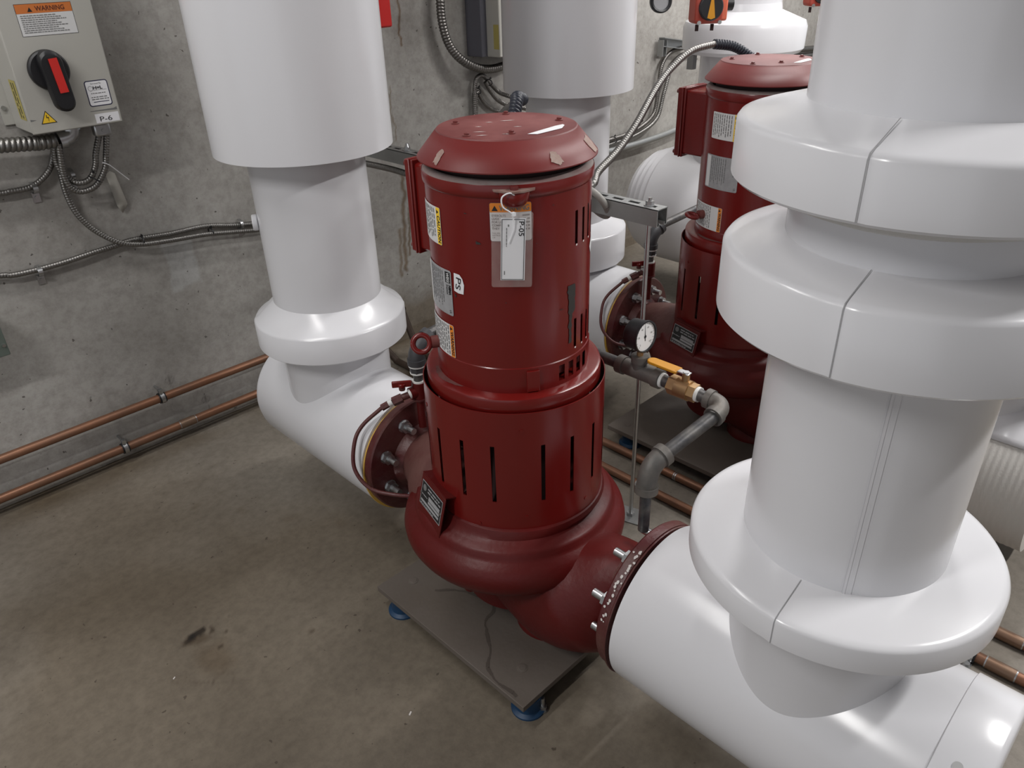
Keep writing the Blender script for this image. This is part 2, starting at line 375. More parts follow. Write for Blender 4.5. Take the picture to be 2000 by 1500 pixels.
slab('ceiling', [(-5, -2.6, 3.4), (9, -2.6, 3.4), (9, 2.54, 3.4), (-5, 2.54, 3.4)])
for i, (p, a, l, e) in enumerate(LAMPS):
    t = empty('unseen_strip_light', (p[0], p[1], p[2]), 'long white ceiling strip light hung on two thin rods overhead, unseen, placed for its light', 'light', 'unseen ceiling strip lights')
    mb = MB(); box(mb, (0, 0, .04), (l + .05, .15, .07), HOUS); mb.build('housing', t)
    mb = MB(); box(mb, (0, 0, .0), (l, .12, .008), LAMPM); mb.build('diffuser', t)
    for s in (-.45, .45):
        mb = MB(); cyl(mb, (s, 0, .075), (s, 0, .45), .004, ZINC, 8); mb.build('hanging_rod', t)

# ------------------------------------------------ pump
def shell(mb, r, azs, zs, hole, m, inner=.002, rf=lambda a: 1):
    """cylinder wall as an az/z grid with some cells left open, outer and inner sheet"""
    n = len(azs)
    for rr in (r, r - inner):
        vs = [Vector((rr * rf(a) * cos(R(a)), rr * rf(a) * sin(R(a)), z)) for z in zs for a in azs]
        fs = []
        for j in range(len(zs) - 1):
            for i in range(n - 1):
                if not hole((azs[i] + azs[i + 1]) / 2, (zs[j] + zs[j + 1]) / 2): fs.append((j * n + i, j * n + i + 1, (j + 1) * n + i + 1, (j + 1) * n + i))
        mb.add(vs, fs, m)
    vs = [Vector((rr * rf(a) * cos(R(a)), rr * rf(a) * sin(R(a)), zs[-1])) for a in azs for rr in (r, r - inner)]
    mb.add(vs, [(2 * i, 2 * i + 2, 2 * i + 3, 2 * i + 1) for i in range(n - 1)], m, False)
def azlist(slots, hw, step=5, a0=0, a1=360):
    s = set([a0, a1]) | set(x for x in range(int(a0), int(a1), step))
    s = set(x for x in s if all(abs(x - q) > hw + 1 for q in slots))
    for q in slots: s |= {q - hw, q - hw * .4, q + hw * .4, q + hw}
    return sorted(s)
def nut_bolt(name, parent, p, d, r, L, m=ZINC):
    """hex nut with a stud sticking out along d"""
    p = Vector(p); d = Vector(d); mb = MB(); cyl(mb, p, p + d * .003, r * 1.25, m, 20); hexa(mb, p + d * .003, p + d * (.003 + r), r * 1.12, m)
    cyl(mb, p + d * r, p + d * L, r * .62, m, 14)
    return mb.build(name, parent)

def make_pump(x, y, label, front):
    t = empty('vertical_inline_pump', (x, y, 0), label, 'pump', 'red vertical pumps')
    # fan hat
    mb = MB()
    lathe(mb, (0, 0, 0), [(.166, 1.1745), (.1695, 1.173), (.1695, 1.175), (.1315, 1.2195)], HATC, n=96, cap=False)
    lathe(mb, (0, 0, 0), [(.1315, 1.2195), (.1295, 1.2213), (.08, 1.2213)], HATTOP, n=96, cap=True)
    hat = mb.build('fan_cover', t, solid=.002)
    for sa, sr in ((119, .1), (186, .11), (232, .075), (333, .104), (46, .11)):
        a = R(sa); mb = MB(); px, py = sr * cos(a), sr * sin(a)
        lathe(mb, (px, py, 1.2215), [(.0075, 0), (.0075, .0012), (.0048, .002), (.0048, .005), (.0015, .006)], REDD, n=12); mb.build('cover_screw', hat)
    d = Decal(lambda u, v, l: Vector((u, v, 1.2216 + l)))
    # strip of masking tape on the hat
    A = R(45.9); fu = Vector((sin(A), -cos(A))); fv = Vector((cos(A), sin(A)))
    def q(a, b): return tuple(fu * a + fv * b)
    d.poly([(-.036, -.088), (-.026, -.103), (.038, -.103), (.062, -.088), (.066, -.080), (.046, -.079)], WHT2, 2); lab(d.build('masking_tape', hat), 'white tape strip on top of the cover')
    # patches of missing paint on the cone
    def cone(az0, zc):
        def f(u, v, l): rr = .1505 - v * .65 + (l + .0007) * .76; return Vector((rr * cos(R(az0) + u / .152), rr * sin(R(az0) + u / .152), zc + v * .76 + (l + .0007) * .65))
        return f
    for az, pts in ((175, [(-.006, -.014), (.006, -.018), (.009, .008), (.002, .014), (-.007, .006)]), (257, [(-.01, -.008), (.004, -.018), (.013, -.012), (.006, .008), (-.006, .01)]), (302, [(-.02, .012), (-.012, -.016), (.012, -.02), (.022, .0), (.012, .018)])):
        if front:
            dd = Decal(cone(az, 1.1972)); pts = [(u_, v_ - .007) for u_, v_ in pts]; dd.poly(rough(pts, .0013, az), PUTTY, 1); dd.build('bare_paint_patch', hat)
    if front:
        rg = random.Random(3)
        for k in range(9):
            dd = Decal(lambda u, v, l: Vector((u, v, 1.2216 + l)))
            c = q(rg.uniform(-.08, .04), rg.uniform(-.09, .06)); l_ = rg.uniform(.004, .012); an = rg.uniform(-.4, .4)
            dd.poly([(c[0] - l_ * fu.x, c[1] - l_ * fu.y), (c[0] + .002 * fv.x, c[1] + .002 * fv.y), (c[0] + l_ * fu.x + .003 * an, c[1] + l_ * fu.y), (c[0] - .0015 * fv.x, c[1] - .0015 * fv.y)], FLAKE_GLINT, 1)
            dd.build('scuff_mark', hat)
    # dark louvre core under the cover
    mb = MB(); lathe(mb, (0, 0, 0), [(.138, 1.12), (.138, 1.172), (.13, 1.19)], REDK, n=64); mb.build('fan_housing', t)
    # motor shell
    hi = [276, 285, 294, 303, 312]; slots = hi + [96, 105, 114]
    mb = MB()
    zb = .795 if front else .764
    zs = [zb - .004, .812, .873, .95, 1.025, 1.088, 1.134]
    def hole(a, z): return any(abs(a - q_) < 1.5 for q_ in slots) and (.812 < z < .873 or 1.025 < z < 1.088)
    shell(mb, .1595, azlist(slots, 1.5), zs, hole, RED)
    body = mb.build('motor_body', t)
    mb = MB(); lathe(mb, (0, 0, 0), [(.1545, .765), (.1545, 1.13)], mat('slot_red', (.1, .008, .008), .5), n=72); mb.build('stator', t)
    mb = MB(); lathe(mb, (0, 0, 0), [(.150, 1.128), (.161, 1.130), (.1632, 1.133), (.1638, 1.138), (.1636, 1.151), (.1625, 1.1535)], RED, n=96, cap=False)
    bell = mb.build('upper_end_bell', t)
    mb = MB(); lathe(mb, (0, 0, 0), [(.1628, 1.1475), (.1630, 1.1515), (.160, 1.1555), (.155, 1.1585), (.147, 1.160), (.1465, 1.150)], mat('dust_film', (.24, .2, .19), .8, noise_amt=.8, nscale=9, col2=(.15, .05, .045)), n=96, cap=False); mb.build('dusty_rim', bell)
    mb = MB(); lo = [262, 271, 280, 289] if front else []
    shell(mb, .161, azlist(lo, 2.6), [.742, .752, .758 if not front else .786, zb], lambda a, z: any(abs(a - q_) < 2.6 for q_ in lo) and .752 < z < .786, RED)
    lathe(mb, (0, 0, 0), [(.161, zb), (.1595, zb + .0018)], RED, n=96, cap=False)
    low = mb.build('lower_end_bell', t)
    mb = MB()
    box(mb, (.1625 * cos(R(239)), .1625 * sin(R(239)), .767), (.005, .026, .045), RED, rz=R(239)); mb.build('bell_foot', low, bevel=.001)
    if front:                                                    # peeled strip, bare metal
        d = Decal(on_cyl((0, 0), .1595, 266, .822)); rg = random.Random(5)
        Lp = [(.0065 + .002 * rg.uniform(-1, 1), .004 + i * .0061) for i in range(21)]
        Rp = [(.0155 + (.009 if i > 10 else 0) + .0015 * rg.uniform(-1, 1), .004 + i * .0061) for i in range(21)]
        Lp = [(u - (.004 if i > 17 else 0), v) for i, (u, v) in enumerate(Lp)]
        for i in range(20): d.poly([Lp[i], Rp[i], Rp[i + 1], Lp[i + 1]], BARE, 1)
        lab(d.build('peeled_paint_strip', body), 'dark bare strip where the red paint has peeled')
        d = Decal(on_cyl((0, 0), .1595, 298, 1.0)); d.poly([(0, 0), (.012, -.016), (.03, -.004), (.028, .022), (.012, .014)], WHT, 1); d.build('torn_sticker', body)
    # labels round the left flank
    f = on_cyl((0, 0), .1595, 0, 0); U = lambda a: R(a) * .1595
    d = Decal(f); r0, r1 = (141, 174) if front else (154, 187)
    rrect(d, U(r0), 1.028, U(r1), 1.099, .003, WHT, 1); d.rect(U(r1) - .0135, 1.0285, U(r1) - .001, 1.0985, YELL, 2)
    d.tri(U(r1) - .0115, 1.0905, .008, BLK, 3, -pi / 2); d.text('CAUTION', U(r1) - .0105, 1.084, .0125, BLK, 3, -pi / 2, .0003, width=.052)
    for i in range(9): d.lines(-1.095, -1.034 - .004 * (i % 3), U(r0) + .006 + i * .0078, .0026, INK, 3, True, i + 3)
    d.build('caution_label', body)
    d = Decal(f); r0, r1 = (144, 181) if front else (150, 192)
    rrect(d, U(r0), .89, U(r1), .983, .004, GRYL, 1); d.rect(U(r0) + .004, .893, U(r0) + .02, .98, WHT, 2)
    d.rect(U(r1) - .018, .957, U(r1) - .003, .979, BLK, 2); d.text('WEG', U(r1) - .0135, .9775, .0105, WHT, 3, -pi / 2, .0003, width=.019)
    d.text('NEMA', U(r1) - .0085, .953, .0085, BLK, 3, -pi / 2, .0006, width=.02); d.text('Premium', U(r1) - .0155, .953, .0055, BLK, 3, -pi / 2, .0002, width=.02)
    for i in range(8): d.lines(-.978, -.905 - .008 * (i % 2), U(r0) + .024 + i * .0072, .0022, INK, 3, True, i + 20)
    d.text('UL', U(r1) - .01, .902, .009, BLK, 3, -pi / 2, 0, width=.008)
    d.build('rating_plate', body)
    d = Decal(f); r0, r1 = (144, 180) if front else (134, 179); zz = .0 if front else -.03
    rrect(d, U(r0), .798 + zz, U(r1), .869 + zz, .003, WHT, 1); d.rect(U(r1) - .0125, .7985 + zz, U(r1) - .001, .8685 + zz, ORG, 2)
    d.tri(U(r1) - .0105, .861 + zz, .008, BLK, 3, -pi / 2); d.text('WARNING', U(r1) - .0100, .8545 + zz, .0115, BLK, 3, -pi / 2, .0003, width=.052)
    for i in range(11): d.lines(-.866 - zz, -.802 - zz, U(r0) + .005 + i * .0076, .0028, INK, 3, True, i + 40)
    d.build('warning_label', body)
    if front:
        d = Decal(f); d.poly([(U(184), .982), (U(189), .981), (U(191.2), .974), (U(192.4), .962), (U(191.5), .943), (U(187), .943), (U(183.3), .946)], WHT2, 1)
        d.text('PS', U(186.2), .977, .017, BLK, 3, -pi / 2 - .15, 0, width=.026); lab(d.build('handwritten_sticker', body), 'white sticker with handwritten PS')
        d = Decal(f); u0, u1 = U(213.5), U(239.6)
        rrect(d, u0 - .001, 1.053, u1 + .001, 1.1235, .004, mat('label_edge', (.08, .01, .02), .5), 1); rrect(d, u0, 1.054, u1, 1.1225, .0035, WHT, 2); d.rect(u0 + .0005, 1.106, u1 - .0005, 1.119, ORG, 3); rrect(d, u0, 1.106, u1, 1.1225, .0035, ORG, 3)
        d.tri(u0 + .009, 1.1085, .011, BLK, 4); d.text('WARNING', u0 + .017, 1.109, .0135, INK, 4, 0, .0003, width=.052)
        for i, s in enumerate(('EYEBOLTS', 'LUGS', 'FOR LIFTING', 'COMPLETE', 'THEY')): d.text(s, u0 + .003, 1.0985 - i * .0058, .0055, INK, 4, 0, .0001)
        for i, s in enumerate(('FAILURE', 'INSTRUCTION', 'OR')): d.text(s, u0 + .003, 1.0675 - i * .004, .0038, INK, 4)
        for i in range(5): d.lines(u1 - .016, u1 - .003, 1.0985 - i * .0062, .003, INK, 4, False, i)
        d.build('lifting_warning_label', body)
        for az in (276, 285, 294, 303):
            for z in (1.0235, .8105):
                d = Decal(on_cyl((0, 0), .1595, az, z)); d.poly([(.0028 * cos(k), .002 * sin(k)) for k in [2 * pi * i / 8 for i in range(8)]], FLAKE_GLINT, 1); d.build('slot_glint', body)  # pale dots paint a highlight at the lower end of each slot
        for az, z, wd, h in ((197, 1.1, .007, .0012), (205, 1.047, .009, .005), (184.5, .935, .003, .006), (262, .905, .010, .0012), (243, 1.045, .0012, .0015), (222, .935, .002, .0015), (255, 1.11, .004, .0012)):
            d = Decal(on_cyl((0, 0), .1595, az, z)); d.poly(rough([(-wd / 2, -h / 3), (wd / 2, 0), (wd / 3, h / 2), (-wd / 2, h)], h * .18, int(az), 3), BARE, 1); d.build('paint_chip', body)
    # lifting lug at the rim: pad, screw and bent loop
    az = R(229); o_ = Vector((cos(az), sin(az), 0)); t_ = Vector((-sin(az), cos(az), 0)); ax = (o_, t_, Vector((0, 0, 1)))
    mb = MB(); ring = [(.158, -.037), (.168, -.035), (.180, -.017), (.185, 0), (.180, .017), (.168, .035), (.158, .037)]
    vs = [o_ * a_ + t_ * b_ + Vector((0, 0, zz_)) for zz_ in (1.1445, 1.1475) for a_, b_ in ring]; n_ = len(ring)
    mb.add(vs, [tuple(range(n_))[::-1], tuple(range(n_, 2 * n_))] + [(i, (i + 1) % n_, n_ + (i + 1) % n_, n_ + i) for i in range(n_)], mat('dusty_pad', (.25, .17, .145), .7, noise_amt=.8, nscale=60, col2=(.16, .05, .04)), False)
    vs = []; rows = ((1.145, .030, .181), (1.138, .0275, .183), (1.130, .0255, .183), (1.122, .021, .180), (1.117, .015, .174), (1.1145, .008, .166))
    for zz_, hw_, rr_ in rows:
        for k in range(13):
            a_ = pi * k / 12; vs.append(o_ * (.156 + (rr_ - .156) * sin(a_) ** .6) - t_ * (hw_ * cos(a_)) + Vector((0, 0, zz_)))
    mb.add(vs, [(j * 13 + i, j * 13 + i + 1, (j + 1) * 13 + i + 1, (j + 1) * 13 + i) for j in range(5) for i in range(12)] + [tuple(range(65, 78))], RED)
    lug = mb.build('lifting_lug', bell)
    mb = MB(); hexa(mb, o_ * .169 + Vector((0, 0, 1.1475)), o_ * .169 + Vector((0, 0, 1.153)), .0075, REDD); mb.build('bolt', lug)
    # conduit box pointing at the wall (+Y)
    bx = empty_child('conduit_box', t)
    mb = MB(); box(mb, (.0, .185, 1.035), (.10, .09, .185), RED)
    mb.build('box_body', bx, bevel=.006)
    mb = MB(); box(mb, (.0, .2265, 1.035), (.112, .007, .2), RED); mb.build('lid_gasket_rim', bx, bevel=.002)
    mb = MB(); box(mb, (.0, .243, 1.035), (.108, .019, .198), RED); box(mb, (0, .2345, 1.035), (.114, .005, .203), RED)
    box(mb, (0, .2535, 1.035), (.095, .006, .18), RED)
    lid = mb.build('lid', bx, bevel=.003)
    for sx in (-.045, .045):
        for sz in (-.088, .088):
            mb = MB(); cyl(mb, (sx, .252, 1.035 + sz), (sx, .259, 1.035 + sz), .006, REDD, 10); mb.build('screw', lid)
    # eyebolt on the lower left of the motor
    ea = R(152); eo = Vector((cos(ea), sin(ea), 0)); zz = .805
    mb = MB(); cyl(mb, eo * .15 + Vector((0, 0, zz)), eo * .176 + Vector((0, 0, zz)), .013, REDD, 16)
    torus(mb, eo * .196 + Vector((0, 0, zz)), .0175, .0058, RED, axis=tuple(Vector((-.62, -.62, .45))) if front else (0.1, -.2, 1), n=40, k=12)
    mb.build('lifting_eye', t)
    # adapter ring
    mb = MB(); lathe(mb, (0, 0, 0), [(.15, .742), (.180, .742), (.1855, .740), (.187, .736), (.187, .708), (.185, .705), (.15, .702)], RED, n=96); mb.build('adapter_ring', t)
    d = Decal(lambda u, v, l: Vector((u, v, .7423 + l))); m_ = mat('dust_streak', (.13, .05, .045), .8, noise_amt=.8, nscale=40, col2=(.10, .02, .018))
    for k in range(40):
        a = R(148 + k); a2 = a + R(1); w_ = lambda q_: .0135 * max(0, 1 - abs(q_ - 18) / 21) ** .5 * (1 + .25 * noise.noise((q_ * .35, 0, 0)))
        d.poly([(.1625 * cos(a), .1625 * sin(a)), ((.1626 + w_(k)) * cos(a), (.1626 + w_(k)) * sin(a)), ((.1626 + w_(k + 1)) * cos(a2), (.1626 + w_(k + 1)) * sin(a2)), (.1625 * cos(a2), .1625 * sin(a2))], m_, 1)
    d.build('dust_streak', t)
    # slotted coupling guard, two halves
    halves = ([242, 262, 282, 302, 322, 342, 2, 22], [50, 70, 90, 110, 130, 150, 170.3, 190.5, 211])
    for hi_, (sl, a0, a1, tl) in enumerate(((([242, 262, 282, 302, 322, 342, 362, 382]), 226, 404, 0), ([50, 70, 90, 110, 130, 148.5, 170, 190.5, 211], 44, 226, 1))):
        mb = MB()
        azs = sorted(set([a for a in range(a0, a1 + 1, 4) if all(abs(a - q_) > 2 for q_ in sl)] + [a0, a1] + [q_ + k for q_ in sl for k in (-1.35, 0, 1.35)]))
        shell(mb, .1965, azs, [.412, .45, .494, .497, .56, .631, .634, .69, .713], lambda a, z: any(abs(a - q_) < (1.35 if .497 < z < .631 else .7) for q_ in sl) and .494 < z < .634, RED, rf=lambda a: 1 + .006 - .026 * math.exp(-(((a % 360) - 226) / 45) ** 2))
        g = mb.build('coupling_guard', t)
        for az, z in (((229, .672), (231, .455), (275, .452)) if hi_ == 0 else ((152, .66), (200, .43))):
            m2 = MB(); p = Vector((cos(R(az)), sin(R(az)), 0)); k_ = 1 + .006 - .026 * math.exp(-((az - 226) / 45) ** 2); cyl(m2, p * .195 * k_ + Vector((0, 0, z)), p * .1978 * k_ + Vector((0, 0, z)), .0048, RED, 12); m2.build('guard_screw', g)
    mb = MB(); lathe(mb, (0, 0, 0), [(.135, .41), (.11, .45), (.10, .55), (.11, .66), (.14, .71)], REDK, n=48); mb.build('motor_bracket', t)
    # volute
    def snail(a, h): return 1 + (.035 * cos(a - R(150))) * (1 if h < .41 else 0)
    mb = MB()
    prof = [(.14, .425), (.188, .425), (.2, .421), (.204, .412), (.204, .402), (.214, .396), (.226, .393), (.233, .386), (.2345, .376), (.240, .369), (.252, .360), (.261, .345), (.265, .328), (.263, .310), (.254, .292), (.238, .277), (.215, .266), (.19, .258), (.165, .25), (.15, .235), (.14, .2), (.13, .12)]
    lathe(mb, (0, 0, 0), prof, REDC, n=96, rs=snail)
    vol = mb.build('volute_casing', t)
    for az in (196, 255, 330, 60):
        mb = MB(); p = Vector((cos(R(az)), sin(R(az)), 0)); cyl(mb, p * .225 + Vector((0, 0, .262)), p * .225 + Vector((0, 0, .285)), .014, REDC, 16); mb.build('casing_boss', vol)
    mb = MB()                                                      # suction passage up from the near flange
    P = smooth_path([(0, -.385, .31), (0, -.33, .305), (-.005, -.27, .262), (-.015, -.20, .214), (-.015, -.10, .212), (-.01, .0, .222), (0, .05, .24)], .012)
    tube(mb, P, .11, REDC, 48, rf=lambda s, a: .08 + .062 * max(0, min(1, (s - .045) / .12)) ** .8 - .02 * max(0, s - .25) / .15)
    suc = mb.build('suction_nozzle', vol)
    mb = MB(); lathe(mb, (-.015, -.12, 0), [(.07, .0642), (.085, .0645), (.085, .08), (.07, .1)], REDC, n=40); mb.build('pump_foot', vol)
    mb = MB()
    P = smooth_path([(0, .385, .31), (0, .33, .31), (-.03, .24, .33), (-.08, .14, .335), (-.1, .04, .33)], .012)
    tube(mb, P, .1, mat('dusty_casting', (.11, .045, .038), .6, noise_amt=.9, nscale=9, col2=(.075, .011, .01), bump=.3), 40, rf=lambda s, a: .078 + .025 * min(1, s / .2))
    mb.build('discharge_nozzle', vol)
    for s in (1, -1):
        mb = MB(); lathe(mb, (0, s * .402, .31), [(.166, 0), (.1665, .002), (.1665, .020), (.163, .024), (.148, .026), (.095, .029), (.082, .045), (.078, .07)], REDF, axis=(0, -s, 0), n=72)
        fl = mb.build('pipe_flange', t)
        for k in range(8):
            a = R(22.5 + 45 * k); mb = None
            nut_bolt('stud_bolt', fl, (.122 * cos(a), s * .3745, .31 + .122 * sin(a)), (0, -s, 0), .0145, .044)
        if s < 0 and front:
            rg = random.Random(11); d = Decal(lambda u, v, l: Vector((.1685 * cos(u / .168) * (1 + l), -.402 + v, .31 + .1685 * sin(u / .168) * (1 + l))))
            for k in range(26):
                a = rg.uniform(R(110), R(165)); v = rg.uniform(.001, .016); r_ = rg.uniform(.0015, .005)
                d.poly([(a * .168 + r_ * cos(2 * pi * j / 7) * rg.uniform(.6, 1.3), v + min(r_, .003) * sin(2 * pi * j / 7)) for j in range(7)], FLAKE_GLINT, 1)
            d.build('flaked_paint', fl)
        mb = MB(); lathe(mb, (0, s * .402, .3035), [(.150, 0), (.1695, .0), (.1705, .002), (.1695, .0045), (.15, .0045)], GASK if s > 0 else REDF, axis=(0, s, 0), n=72); mb.build('flange_gasket', t)
    # nameplate on its bracket
    az = R(165); o_ = Vector((cos(az), sin(az), 0)); t_ = Vector((-sin(az), cos(az), 0)); up_ = (Vector((0, 0, 1)) * cos(R(14)) - o_ * sin(R(14))).normalized()
    nrm = up_.cross(t_) * -1
    if nrm.dot(o_) < 0: nrm = -nrm
    c = o_ * .222 + Vector((0, 0, .430 if front else .420))
    mb = MB(); box(mb, c, (.118, .003, .098), REDC, axes=(t_, nrm, up_)); npb = mb.build('nameplate_bracket', t, bevel=.0008)
    mb = MB(); box(mb, c + up_ * .049 - o_ * .012, (.118, .026, .003), REDC, axes=(t_, nrm, up_)); mb.build('bracket_fold', npb)
    d = Decal(lambda u, v, l: c + t_ * u + up_ * (v + .008) + nrm * (.002 + l))
    d.rect(-.052, -.03, .052, .03, GRYL, 1); d.rect(-.050, -.028, .050, .028, BLK, 2)
    for a, b, cc, dd_ in ((-.012, -.004, .044, .006), (-.012, -.012, .044, -.0055), (-.046, -.015, .044, -.021)): d.rect(a, b, cc, dd_, GRYL, 3)
    d.poly([(-.036 + .008 * cos(k), .016 + .008 * sin(k)) for k in [2 * pi * i / 16 for i in range(16)]], INK, 3)
    d.lines(-.02, .04, .019, .0035, GRYL, 3, False, 2); d.lines(-.02, .045, .0115, .0035, GRYL, 3, False, 5); d.lines(-.045, -.018, -.004, .0025, GRYL, 3, False, 8); d.lines(-.046, .02, -.0265, .0025, GRYL, 3, False, 9)
    d.build('pump_nameplate', npb)
    for sx in (-.0485, .0485):
        mb = MB(); p = c + t_ * sx + up_ * .006 + nrm * .0025; cyl(mb, p, p + nrm * .002, .0028, ZINC, 10); mb.build('rivet', npb)
    # seal vent: red cock with wing handle, thin hose back to the casing
    v = Vector((-.015, .352, .52))
    mb = MB(); cyl(mb, v + Vector((.015, 0, -.11)), v + Vector((.015, 0, .0)), .011, REDC, 14)
    sock(mb, v + Vector((.015, 0, -.020)), v + Vector((.015, 0, .026)), .0195, REDC); sock(mb, v + Vector((.015, 0, -.024)), v + Vector((.015, 0, -.019)), .0215, REDF); cyl(mb, v + Vector((.015, 0, 0)), v + Vector((-.012, .006, -.003)), .0165, REDC, 20)
    cyl(mb, v, v + Vector((-.036, .02, -.012)), .009, REDF, 14); hexa(mb, v + Vector((-.030, .016, -.010)), v + Vector((-.052, .028, -.018)), .0125, REDF)
    cyl(mb, v + Vector((-.006, .003, 0)), v + Vector((-.014, .007, -.003)), .0135, TAPE, 16)
    hexa(mb, v + Vector((-.062, .034, -.022)), v + Vector((-.078, .043, -.03)), .009, REDF); cyl(mb, v + Vector((-.053, .029, -.018)), v + Vector((-.062, .034, -.022)), .0085, TAPE, 12)
    vent = mb.build('vent_cock', t)
    mb = MB(); b0 = v + Vector((-.028, .015, .012)); cyl(mb, b0, b0 + Vector((0, 0, .014)), .0085, REDF, 14); cyl(mb, b0 + Vector((0, 0, .01)), b0 + Vector((0, 0, .02)), .0105, RED, 16)
    box(mb, b0 + Vector((0, 0, .018)), (.050, .008, .017), RED, rz=R(-38)); mb.build('wing_handle', vent, bevel=.002)
    mb = MB(); q0 = v + Vector((-.075, .042, -.028))
    hose = smooth_path([q0, q0 + Vector((-.05, .028, -.045)), (-.172, .42, .41), (-.195, .40, .35), (-.185, .355, .305), (-.15, .30, .293), (-.12, .24, .305), (-.10, .19, .33), (-.09, .15, .35)], .008)
    tube(mb, hose, .0052, REDF, 10); mb.build('seal_flush_hose', t)
    return t
def empty_child(name, parent):
    o = bpy.data.objects.new(name, None); COL.objects.link(o); o.parent = parent; o.empty_display_size = .02; return o

P1 = (1.02, 1.045); P2 = (2.1, 1.107)
make_pump(*P1, 'red vertical inline pump in the foreground, white P-05 tag hanging on its motor', True)
make_pump(*P2, 'red vertical inline pump behind the foreground one, half hidden by the tall collared white pipe', False)

# ------------------------------------------------ base plates, pads
def base_plate(x0, x1, y0, y1, label, crack, marks):
    t = empty('base_plate', ((x0 + x1) / 2, (y0 + y1) / 2, .048), label, 'plate', 'steel plates under the pumps')
    cx, cy = (x0 + x1) / 2, (y0 + y1) / 2
    mb = MB(); box(mb, (0, 0, .008), (x1 - x0, y1 - y0, .016), STEELP); mb.build('plate', t, bevel=.0012)
    if crack:
        d = Decal(lambda u, v, l: Vector((u - cx, v - cy, .0163 + l)))
        P = smooth_path([(a, b, 0) for a, b in crack], .012); rg = random.Random(2)
        P = [p + Vector((noise.noise(p * 60), noise.noise(p * 60 + Vector((5, 0, 0))), 0)) * .004 for p in P]
        for i in range(len(P) - 1):
            a, b = P[i], P[i + 1]; n_ = Vector((-(b - a).y, (b - a).x, 0)).normalized() * (.0034 + .0014 * sin(i))
            d.poly([(a - n_).to_2d(), (b - n_).to_2d(), (b + n_).to_2d(), (a + n_).to_2d()], mat('dirt_line', (.07, .055, .045), .8), 1)
        lab(d.build('dirt_line', t), 'wavy dark dirt line across the plate')
    for a, b in marks:
        mb = MB(); lathe(mb, (a - cx, b - cy, .016), [(.013, 0), (.013, .0008), (.009, .0015), (.0085, .0022), (.001, .0025)], STEELP, n=20); mb.build('bolt_head', t)
base_plate(.766, 1.30, .788, 1.322, 'dusty grey steel plate under the foreground red pump, crossed by a wavy dirt line',
           [(.86, 1.2), (.911, 1.145), (.927, 1.076), (.92, 1.04), (.878, 1.028), (.849, .988), (.822, .95), (.786, .923), (.775, .873), (.777, .818)], [(.845, 1.269), (.841, .864)])
base_plate(1.782, 2.318, .85, 1.37, 'dark grey steel plate under the red pump behind, beside the floor copper pipes', None, [(1.83, 1.32), (1.85, .93)])
pads = [(.80, 1.262, 'blue rubber isolation pad under the left rear corner of the foreground plate'), (.812, .818, 'blue rubber isolation pad at the front corner of the foreground plate, beside a zinc bolt'),
        (1.24, .83, 'blue rubber isolation pad under the foreground plate near the collared white pipe'), (1.25, 1.27, 'blue rubber isolation pad under the rear of the foreground plate'),
        (1.825, 1.30, 'dark blue pad under the left rear corner of the plate below the second pump'), (1.825, .90, 'dark blue pad under the front corner of the plate below the second pump')]
for x, y, l in pads:
    t = empty('isolation_pad', (x, y, 0), l, 'pad', 'blue isolation pads')
    mb = MB(); lathe(mb, (0, 0, 0), [(.040, 0), (.040, .005), (.031, .010), (.029, .028), (.032, .0475)], BLUE, n=28); mb.build('rubber_mount', t)
t = empty('anchor_bolt', (.828, .79, 0), 'short zinc anchor bolt standing in the floor beside the front blue pad', 'bolt')
mb = MB(); cyl(mb, (0, 0, 0), (0, 0, .004), .014, ZINC, 20); mb.build('washer', t)
mb = MB(); hexa(mb, (0, 0, .004), (0, 0, .015), .0115, ZINC); mb.build('nut', t)
mb = MB(); cyl(mb, (0, 0, .015), (0, 0, .04), .006, ZINC, 12); mb.build('stud', t)

# ------------------------------------------------ white jacketed pipes
def collar(parent, z0, zr, zt, r, rin, seam=-176, name='flange_cover', n=120):
    """round jacket over a flange pair; the sheet laps over itself at the seam"""
    def lap(a, h):
        d = (math.degrees(a) - seam) % 360
        return 1 + (.010 if d < 180 else 0)
    mb = MB(); rb = .012
    lathe(mb, (0, 0, 0), [(rin - .004, z0 + .002), (r - .004, z0), (r, z0 + .004), (r, zr - rb * .6), (r - rb * .3, zr - rb * .15), (r - rb, zr + .001), (rin - .003, zt)], PVC, n=n, rs=lap, cap=False)
    o = mb.build(name, parent); a0 = R(seam); mb = MB(); vs = []
    prof = [(r * 1.0 + .0028, z0 + .004), (r + .0028, zr - rb * .6), (r - rb * .3 + .0026, zr - rb * .15 + .001), (r - rb + .001, zr + .002), (rin + .004, zt + .0008)]
    for rr, z in prof:
        for k in (-1, 1): vs.append((rr * cos(a0 + k * (.0007 / .23)), rr * sin(a0 + k * (.0007 / .23)), z))
    mb.add(vs, [(2 * i, 2 * i + 1, 2 * i + 3, 2 * i + 2) for i in range(len(prof) - 1)], SEAM, False); mb.build('lap_seam', o)
    return o
def jacket(parent, r, z0, z1, name, ov=100):
    mb = MB()
    def lap(a, h): return 1 + .006 * max(0, 1 - ((math.degrees(a) - ov) % 360) / 25)
    lathe(mb, (0, 0, 0), [(r, z0), (r, z1)], PVC, n=120, rs=lap, cap=False); return mb.build(name, parent)
